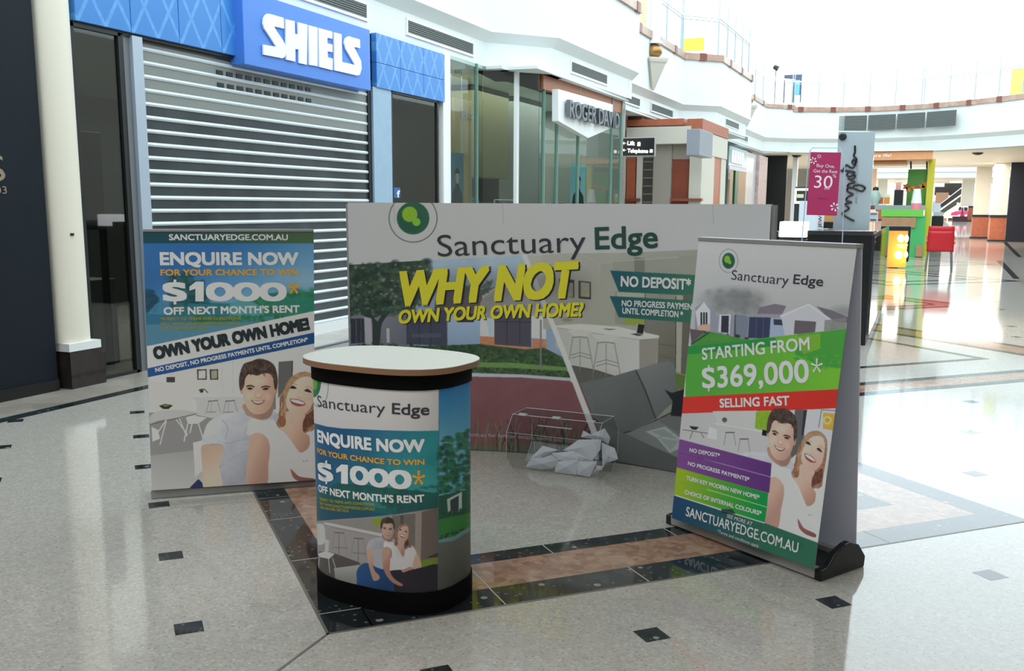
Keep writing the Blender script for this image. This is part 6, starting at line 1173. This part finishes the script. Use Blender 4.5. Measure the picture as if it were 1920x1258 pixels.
text_on(Flat(onY(1640, 295, yj-.21), (1, 0, 0), (0, 0, 1)), 'more life!', (1627, 295), (1671, 294), 6, mat('white_ink', (250, 245, 240)), t, bold=.02, off=.01)
jb('service_shelf', 1640, 385, 1735, 393, yj+.3, .8, mat('steel_shelf', (150, 158, 162), .3))
tb = empty('hanging_banner', tuple(onY(1725, 380, 36.5)), 'green hanging banner with orange lettering in the kiosk', 'banner'); ybox('sheet', 1698, 317, 1752, 393, 36.5, .03, mat('banner_green', (84, 150, 58), .5), None, None, tb)
SB2 = Flat(onY(1700, 350, 36.48), (1, 0, 0), (0, 0, 1)); text_on(SB2, 'BUGS', (1699, 356), (1740, 352), 11, mat('orange_ink', (206, 132, 40)), tb, bold=.05, off=.005) if 0 else None
cvp = [(1699, 350, 4.2), (1704, 355, 4), (1712, 352, 3), (1720, 351, 3), (1728, 350, 4), (1735, 347, 5)]
for k, (u, v, r_) in enumerate(cvp):
    c = onY(u, v, 36.48); MB().add([(c[0]+r_*.022*math.cos(a_)*(1+.3*math.cos(5*a_)), 36.475, c[2]+r_*.022*math.sin(a_)*(1+.3*math.cos(5*a_))) for a_ in np.linspace(0, 2*PI, 24, endpoint=False)], [tuple(range(24))]).build('printed_blossom', mat('orange_ink' if k % 3 else 'rust_ink', (206, 142, 50) if k % 3 else (190, 96, 44)), tb)
for u in (1708, 1738): MB().tube([onY(u, 317, 36.51), onY(u, 303, 36.51)], .03, 6).build('hanger', M_dark, tb)
def cup(u0, v0, u1, v1, y, m, label, cat): return ybox('juice_dispenser', u0, v0, u1, v1, y, .3, m, label, cat)
for u0, c_, s_ in ((1645, (196, 110, 70), 'left'), (1657, (222, 150, 50), 'right')):
    td = empty('juice_dispenser', tuple(onY(u0+5, 384, 35.8)), s_+' orange juice dispenser on the kiosk shelf', 'dispenser', 'juice dispensers'); ybox('tank', u0, 370, u0+11, 382, 35.8, .3, mat('juice_%d' % c_[0], c_, .3), None, None, td); ybox('lid', u0, 364, u0+11, 370, 35.8, .3, mat('clear_lid', (220, 226, 226), .2), None, None, td)
ybox('coffee_machine', 1675, 356, 1694, 387, 36, .6, M_black, 'black coffee machine in the kiosk', 'machine')
t2 = empty('cup_tower', tuple(onY(1718, 392, 35.6)), 'white tapering cup stack with pink base on kiosk counter', 'cups'); a = onY(1718, 380, 35.6); z0_, z1_ = onY(1718, 381, 35.6)[2], onY(1718, 354, 35.6)[2]; MB().lathe((a[0], 35.6, z0_), [(.17, 0), (.11, z1_-z0_)], 16).build('cup', M_dwhite, t2, smooth=True); MB().lathe((a[0], 35.6, onY(1718, 393, 35.6)[2]), [(.19, 0), (.17, z0_-onY(1718, 393, 35.6)[2])], 16).build('pink_tub', mat('pink_plastic', (232, 130, 150), .4), t2, smooth=True)
td = empty('blender_machine', tuple(onY(1641, 384, 35.7)), 'rounded pale drinks machine with dark lid beside the orange dispensers', 'machine'); c = onY(1640, 386, 35.7); hh = onY(1640, 357, 35.7)[2]-c[2]
MB().lathe(tuple(c), [(.12, 0), (.13, hh*.25), (.17, hh*.45), (.16, hh*.75), (.10, hh)], 16).build('jug', mat('pale_teal_plastic', (168, 190, 184), .3), td, smooth=True); MB().lathe((c[0], c[1], c[2]+hh), [(.10, 0), (.09, .09), (.03, .12)], 16).build('lid', M_dark, td, smooth=True); MB().lathe(tuple(c-np.array([0, 0, .12])), [(.15, 0), (.14, .13)], 12).build('motor_base', mat('plum_base', (110, 70, 72), .4), td, smooth=True)
# glowing orange menu box on a stand
yo = G(1690, 503)[1]; t = empty('light_box', tuple(G(1680, 507)), 'glowing orange menu light box in black frame', 'light box'); a = onY(1647, 501, yo); b = onY(1708, 424, yo); fx = onY(1661, 460, yo)[0]
MB().box(a[0], b[0], yo, yo+.5, .18, b[2]).build('frame', M_black, t, bevel=.02); MB().box(a[0]+.25, b[0]-.25, yo+.1, yo+.4, 0, .18).build('foot', mat('grey_foot', (110, 116, 122), .4), t)
c0_ = onY(1661, 500.5, yo); c1_ = onY(1703, 433, yo)
mo = bpy.data.materials.new('orange_backlit'); mo.use_nodes = True; nt = mo.node_tree; bs = nt.nodes['Principled BSDF']; gm = nt.nodes.new('ShaderNodeTexGradient'); gm.gradient_type = 'SPHERICAL'; tc = nt.nodes.new('ShaderNodeTexCoord'); mp = nt.nodes.new('ShaderNodeMapping'); mp.inputs['Location'].default_value = (-.15, 0, .1); mp.inputs['Scale'].default_value = (1.6, 1.0, 1.1)
nt.links.new(tc.outputs['Object'], mp.inputs[0]); nt.links.new(mp.outputs[0], gm.inputs[0]); r = nt.nodes.new('ShaderNodeValToRGB'); r.color_ramp.elements[0].color = tuple(s2l((196, 96, 36)))+(1,); r.color_ramp.elements[1].color = tuple(s2l((255, 236, 60)))+(1,); e = r.color_ramp.elements.new(.45); e.color = tuple(s2l((246, 158, 48)))+(1,); nt.links.new(gm.outputs[1], r.inputs[0]); nt.links.new(r.outputs[0], bs.inputs['Emission Color']); bs.inputs['Emission Strength'].default_value = 1.25; bs.inputs['Base Color'].default_value = (.2, .1, .03, 1)
po = bpy.data.objects.new('lit_panel', bpy.data.meshes.new('lit_panel')); w_, h_ = (c1_[0]-c0_[0])/2, (c1_[2]-c0_[2])/2; cc = ((c0_[0]+c1_[0])/2, yo-.012, (c0_[2]+c1_[2])/2); mb = MB().box(-w_, w_, 0, .01, -h_, h_); po.data.from_pydata(mb.v, [], mb.f); COL.objects.link(po); po.parent = t; po.location = Vector(cc)-t.location; po.data.materials.append(mo)
M_cr = mat('lit_cream', (255, 244, 200), .5, emit=(255, 244, 200), es=1.5)
for u, v, rx, ry in ((1689, 447, 6.5, 7.5), (1704-4, 447, 4, 7), (1685, 478, 7.5, 8), (1702.5-4, 477, 4, 6.5), (1694, 488, 4, 4)):
    MB().add([onY(u+rx*math.cos(a_), v+ry*math.sin(a_), yo-.016) for a_ in np.linspace(0, 2*PI, 20, endpoint=False)], [tuple(range(20))]).build('menu_roundel', M_cr if ry > 5 else mat('lit_yellow', (255, 190, 60), .5, emit=(255, 190, 60), es=1.4), po)
for v, u0, u1 in ((461, 1681, 1702), (465.5, 1684, 1700)): text_on(Flat((c0_[0], yo-.014, c0_[2]), (1, 0, 0), (0, 0, 1)), 'COFFEE & CAKE' if v < 463 else 'COMBO DEALS', (u0, v), (u1, v), 3, M_cr, po, bold=.02)
# stacked red chairs
M_red = mat('red_plastic', (190, 28, 38), .4)
pc = G(1759, 509); t = empty('stacking_chair', (pc[0], pc[1], 0), 'red moulded chair of the stack beside the yellow post, lower one', 'chair', 'red stacked chairs')
def chair(t, P, dz):
    w_ = .30; x, y = P[0], P[1]; z = .50+dz
    seat = MB(); n = 8
    for i in range(n):
        for j in range(n): a_, b_ = i/(n-1)*2-1, j/(n-1)*2-1; seat.v.append((x+a_*w_, y+.02+b_*.26, z+.05*a_*a_+.02*b_*b_))
    seat.f = [(i*n+j, i*n+j+1, (i+1)*n+j+1, (i+1)*n+j) for i in range(n-1) for j in range(n-1)]; o = seat.build('seat', M_red, t, smooth=True); sm = o.modifiers.new('s', 'SOLIDIFY'); sm.thickness = .02
    bk = MB()
    for i in range(n):
        for j in range(n): a_, b_ = i/(n-1)*2-1, j/(n-1); bk.v.append((x+a_*w_*(1.05-.06*b_), y-.26-.07*b_+.05*a_*a_, z+.02+b_*.52))
    bk.f = [(i*n+j, i*n+j+1, (i+1)*n+j+1, (i+1)*n+j) for i in range(n-1) for j in range(n-1)]; o = bk.build('backrest', M_red, t, smooth=True); o.modifiers.new('s', 'SOLIDIFY').thickness = .02
    for s_ in (-1, 1):
        MB().tube([(x+s_*.27, y-.2, z), (x+s_*.31, y-.28, 0.0+dz*.9)], .02, 8).build('leg', mat('chair_leg_grey', (120, 124, 126), .3, .5), t); MB().tube([(x+s_*.27, y+.24, z), (x+s_*.31, y+.3, 0.0+dz*.9)], .02, 8).build('leg', mat('chair_leg_grey', (120, 124, 126), .3, .5), t)
        MB().tube([(x+s_*.31, y-.24, z+.30), (x+s_*.34, y, z+.22), (x+s_*.31, y+.22, z+.2), (x+s_*.29, y+.22, z+.02)], .018, 8).build('armrest', mat('pink_beige_arm', (226, 150, 140), .4), t)
chair(t, pc, 0); t2 = empty('stacking_chair', (pc[0], pc[1], 0), 'red moulded chair on top of the stack beside the yellow post', 'chair', 'red stacked chairs'); chair(t2, (pc[0], pc[1]+.03), .12)
# black pedestal with white goods
pz = onY(1757, 424, 40); t = empty('display_pedestal', (pz[0], 40, 0), 'black square pedestal behind the red chairs', 'pedestal'); a = onY(1745.5, 430, 40); b = onY(1769.5, 405, 40); MB().box(a[0], b[0], 40, 40.5, 0, b[2]).build('body', M_black, t); MB().box(a[0]+.05, b[0]-.02, 40.02, 40.48, b[2], b[2]+.14).build('glass_tray', mat('pale_tray', (190, 200, 204), .2), t)
ybox('white_gift_box', 1749, 381, 1764, 399, 40.1, .3, mat('cool_white_laminate', (214, 224, 232), .4), 'white and clear goods piled on the black pedestal', 'goods'); ybox('pink_gift_box', 1748, 376, 1754, 397, 40.45, .1, mat('pale_pink', (236, 208, 220), .5), 'tall pale pink box on the black pedestal', 'box')
# escalator, kiddie ride, far shopfronts
ye = 88.0; t = empty('escalator', tuple(onY(1790, 405, ye)), 'escalator rising to the right at the far end of the mall', 'escalator'); zf = .65
def yq_(name, pts, y, th, m): return MB().ext([onY(u, v, y) for u, v in pts], (0, th, 0)).build(name, m, t)
yq_('skirt_panel', [(1764, 409), (1830, 409), (1830, 362), (1822, 366), (1772, 398)], ye, .2, mat('pale_pink_plaster', (232, 214, 206), .6)); yq_('glass_balustrade', [(1764, 399), (1770, 399), (1822, 366), (1822, 350), (1764, 392)], ye+.1, .05, mat('dark_balustrade', (58, 62, 62), .3)); yq_('handrail', [(1762, 393), (1764, 394.5), (1822, 353), (1822, 350), (1764, 391)], ye, .15, mat('bright_handrail', (206, 216, 220), .3)); yq_('step_bed', [(1766, 390), (1822, 349), (1822, 338), (1762, 384)], ye+.9, .1, M_dark); yq_('rear_handrail', [(1760, 384), (1761, 385), (1820, 340), (1819, 338.5)], ye+.8, .1, M_steel)
yf_ = 97.0
ybox('dark_shopfront', 1752, 343, 1822, 366, yf_, .3, mat('charcoal_shopfront', (48, 42, 42), .6, noise=.3, nscale=.6), 'dark shopfront fascia behind the escalator', 'shopfront'); ybox('brown_shopfront', 1752, 361, 1779, 402, yf_-.2, .3, mat('tan_shopfront', (176, 140, 116), .6), 'tan lower shopfront behind the escalator', 'shopfront', None, True); ybox('dark_shopfront', 1778, 360, 1824, 408, yf_+.4, .3, mat('charcoal_shopfront', (48, 42, 42), .6), 'dark lower shopfront behind the escalator', 'shopfront', None, True)
ybox('lit_shop_sign', 1752, 342, 1771, 350, yf_-.4, .1, mat('lit_sign', (250, 250, 250), .5, emit=(255, 255, 255), es=1.5), 'small glowing white sign below the second bridge', 'sign'); ybox('white_awning', 1781, 338, 1820, 343, 84.0, .3, M_dwhite, 'pale beam edge above the escalator', 'beam')
for u0, u1, m_, s_ in ((1641, 1652, mat('peach_paint', (222, 188, 164), .6), 'peach pier behind the kiosk, left'), (1652, 1657, M_dark, 'dark slot beside the peach pier'), (1657, 1661, mat('peach_paint', (222, 188, 164), .6), 'peach strip right of dark slot'), (1661, 1676, M_cream, 'cream pier behind the kiosk'), (1676, 1690, mat('rose_grey', (150, 120, 118), .6), 'rose grey doorway behind the coffee machine'), (1690, 1700, M_cream, 'narrow cream pier left of green banner')):
    ybox('far_pier', u0, 342, u1, 400, 84.5, .4, m_, s_, 'pier', None, True)
yt = G(1800, 413, .65)[1]; yt = 80.5; t = empty('kiddie_ride', tuple(onY(1797, 408, yt)), 'pink and white toy van ride in front of the escalator', 'ride'); M_pink = mat('hot_pink', (226, 66, 112), .4); M_wh = mat('soft_white_pink', (244, 222, 224), .4)
tq = lambda name, pts, m_, dy=0, th=.8: MB().ext([onY(u, v, yt+dy) for u, v in pts], (0, th, 0)).build(name, m_, t, bevel=.01)
tq('lower_body', [(1783, 404), (1815, 404), (1815, 396), (1792, 396), (1784, 399)], M_pink); tq('cab', [(1790, 397), (1815, 397), (1816, 386), (1796, 386), (1792, 391)], M_wh, .05, .7); tq('bumper', [(1782, 406), (1796, 406), (1796, 404), (1782, 404)], M_wh, -.05); tq('side_window', [(1797, 394), (1799, 388), (1802, 388), (1802, 394)], M_dark, -.02, .04); tq('doorway', [(1803, 403), (1803, 389), (1806, 389), (1806, 403)], mat('maroon', (120, 30, 50)), -.02, .04); tq('side_window', [(1808, 395), (1808, 389), (1814, 389), (1814, 395)], M_dark, -.02, .04); tq('base', [(1786, 420), (1814, 420), (1814, 406), (1786, 406)], mat('dark_maroon', (60, 24, 34)), .05, .7)
for u in (1798, 1811): c = onY(u, 404, yt-.05); MB().tube([c, c+[0, .12, 0]], .09, 14).build('wheel', M_wh, t)
c = onY(1796, 382, yt+.3); MB().lathe((c[0], c[1], c[2]-.1), [(.03, 0), (.09, .08), (.06, .2)], 10).build('roof_light', M_wh, t, smooth=True)
# glass shopfronts at far right under the bridge with silver frames
t = empty('display_window', (2.2, 64, 0), 'glass shopfront with pale frames left of the brick-footed columns', 'shop window'); a = onY(1836, 440, 66); b = onY(1852, 300, 66)
MB().box(a[0], b[0], 66, 66.03, .1, ZB-.1).build('glass_pane', M_glassw, t)
for u in (1836, 1841, 1852): x = onY(u, 400, 66)[0]; MB().box(x-.05, x+.05, 65.95, 66.05, .1, ZB-.1).build('frame_post', mat('silver_green', (176, 200, 192), .3), t)
ybox('lit_shop_sign', 1833, 345, 1851, 352, 65.8, .1, mat('dark_sign', (40, 44, 46), .4), 'dark sign with white letters beside far columns', 'sign')
text_on(Flat(onY(1834, 351, 65.78), (1, 0, 0), (0, 0, 1)), 'ONE', (1834, 351), (1850, 351), 4.5, M_lit, empty('sign_lettering', tuple(onY(1834, 351, 65.7)), 'white glowing letters on the dark far sign', 'lettering'), bold=.02)
# upper level: posters seen through the railings, camera
def up(name, u0, v0, u1, v1, y, m, label, cat, grp=None):
    o = ybox(name, u0, v0, u1, v1, y, .1, m, label, cat); 
    if grp: o['group'] = grp
    return o
tp = empty('wall_poster', tuple(onY(1484, 190, 60)), 'tall upstairs poster with blonde figure and blue panel', 'poster'); ybox('dark_frame', 1468, 139, 1504, 193, 60, .1, mat('slate_frame', (70, 80, 100), .5), None, None, tp); ybox('blonde_print', 1470, 150, 1486, 193, 59.9, .1, mat('pale_blonde', (236, 214, 190), .5), None, None, tp); ybox('blue_print', 1490, 150, 1500, 178, 59.9, .1, mat('sky_blue_print', (120, 180, 240), .5), None, None, tp); ybox('white_print', 1488, 178, 1500, 193, 59.9, .1, M_dwhite, None, None, tp)
up('wall_poster', 1893, 128, 1925, 185, 46, mat('bright_yellow', (250, 226, 110), .5), 'yellow upstairs poster at the right edge', 'poster'); up('wall_poster', 1279, 70, 1320, 96, 40, mat('yellow_print', (246, 214, 70), .5), 'yellow upstairs poster above the second bay', 'poster'); up('wall_poster', 1200, -20, 1222, 60, 30, mat('pale_yellow', (244, 232, 150), .5), 'pale yellow panel behind the first bay railing', 'poster')
MB().tube([onY(1451, 125, 50), onY(1459, 129, 50)], [.10, .13], 12).tube([onY(1455, 127, 50), onY(1455, 127, 50)-[0, 0, 3.2]], .02, 6).build('security_camera', M_dark, label='small dark camera above the left end of the bridge railing', cat='camera')
tr = empty('bench_rail', tuple(onY(1710, 187, 59)), 'row of short blue-grey bars upstairs above the bridge', 'bars')
for i in range(10): ybox('bar', 1694+i*4.4, 181, 1696+i*4.4, 206, 59, .06, mat('blue_grey_bar', (110, 120, 138), .5), None, None, tr)
mb = MB()
pe = G(1909, 533); MB().box(pe[0], pe[0]+1.2, pe[1], pe[1]+.25, 0, ZB+2).build('wall_right_pier', mat('pale_pier', (196, 206, 208), .4), kind='structure') if 0 else None
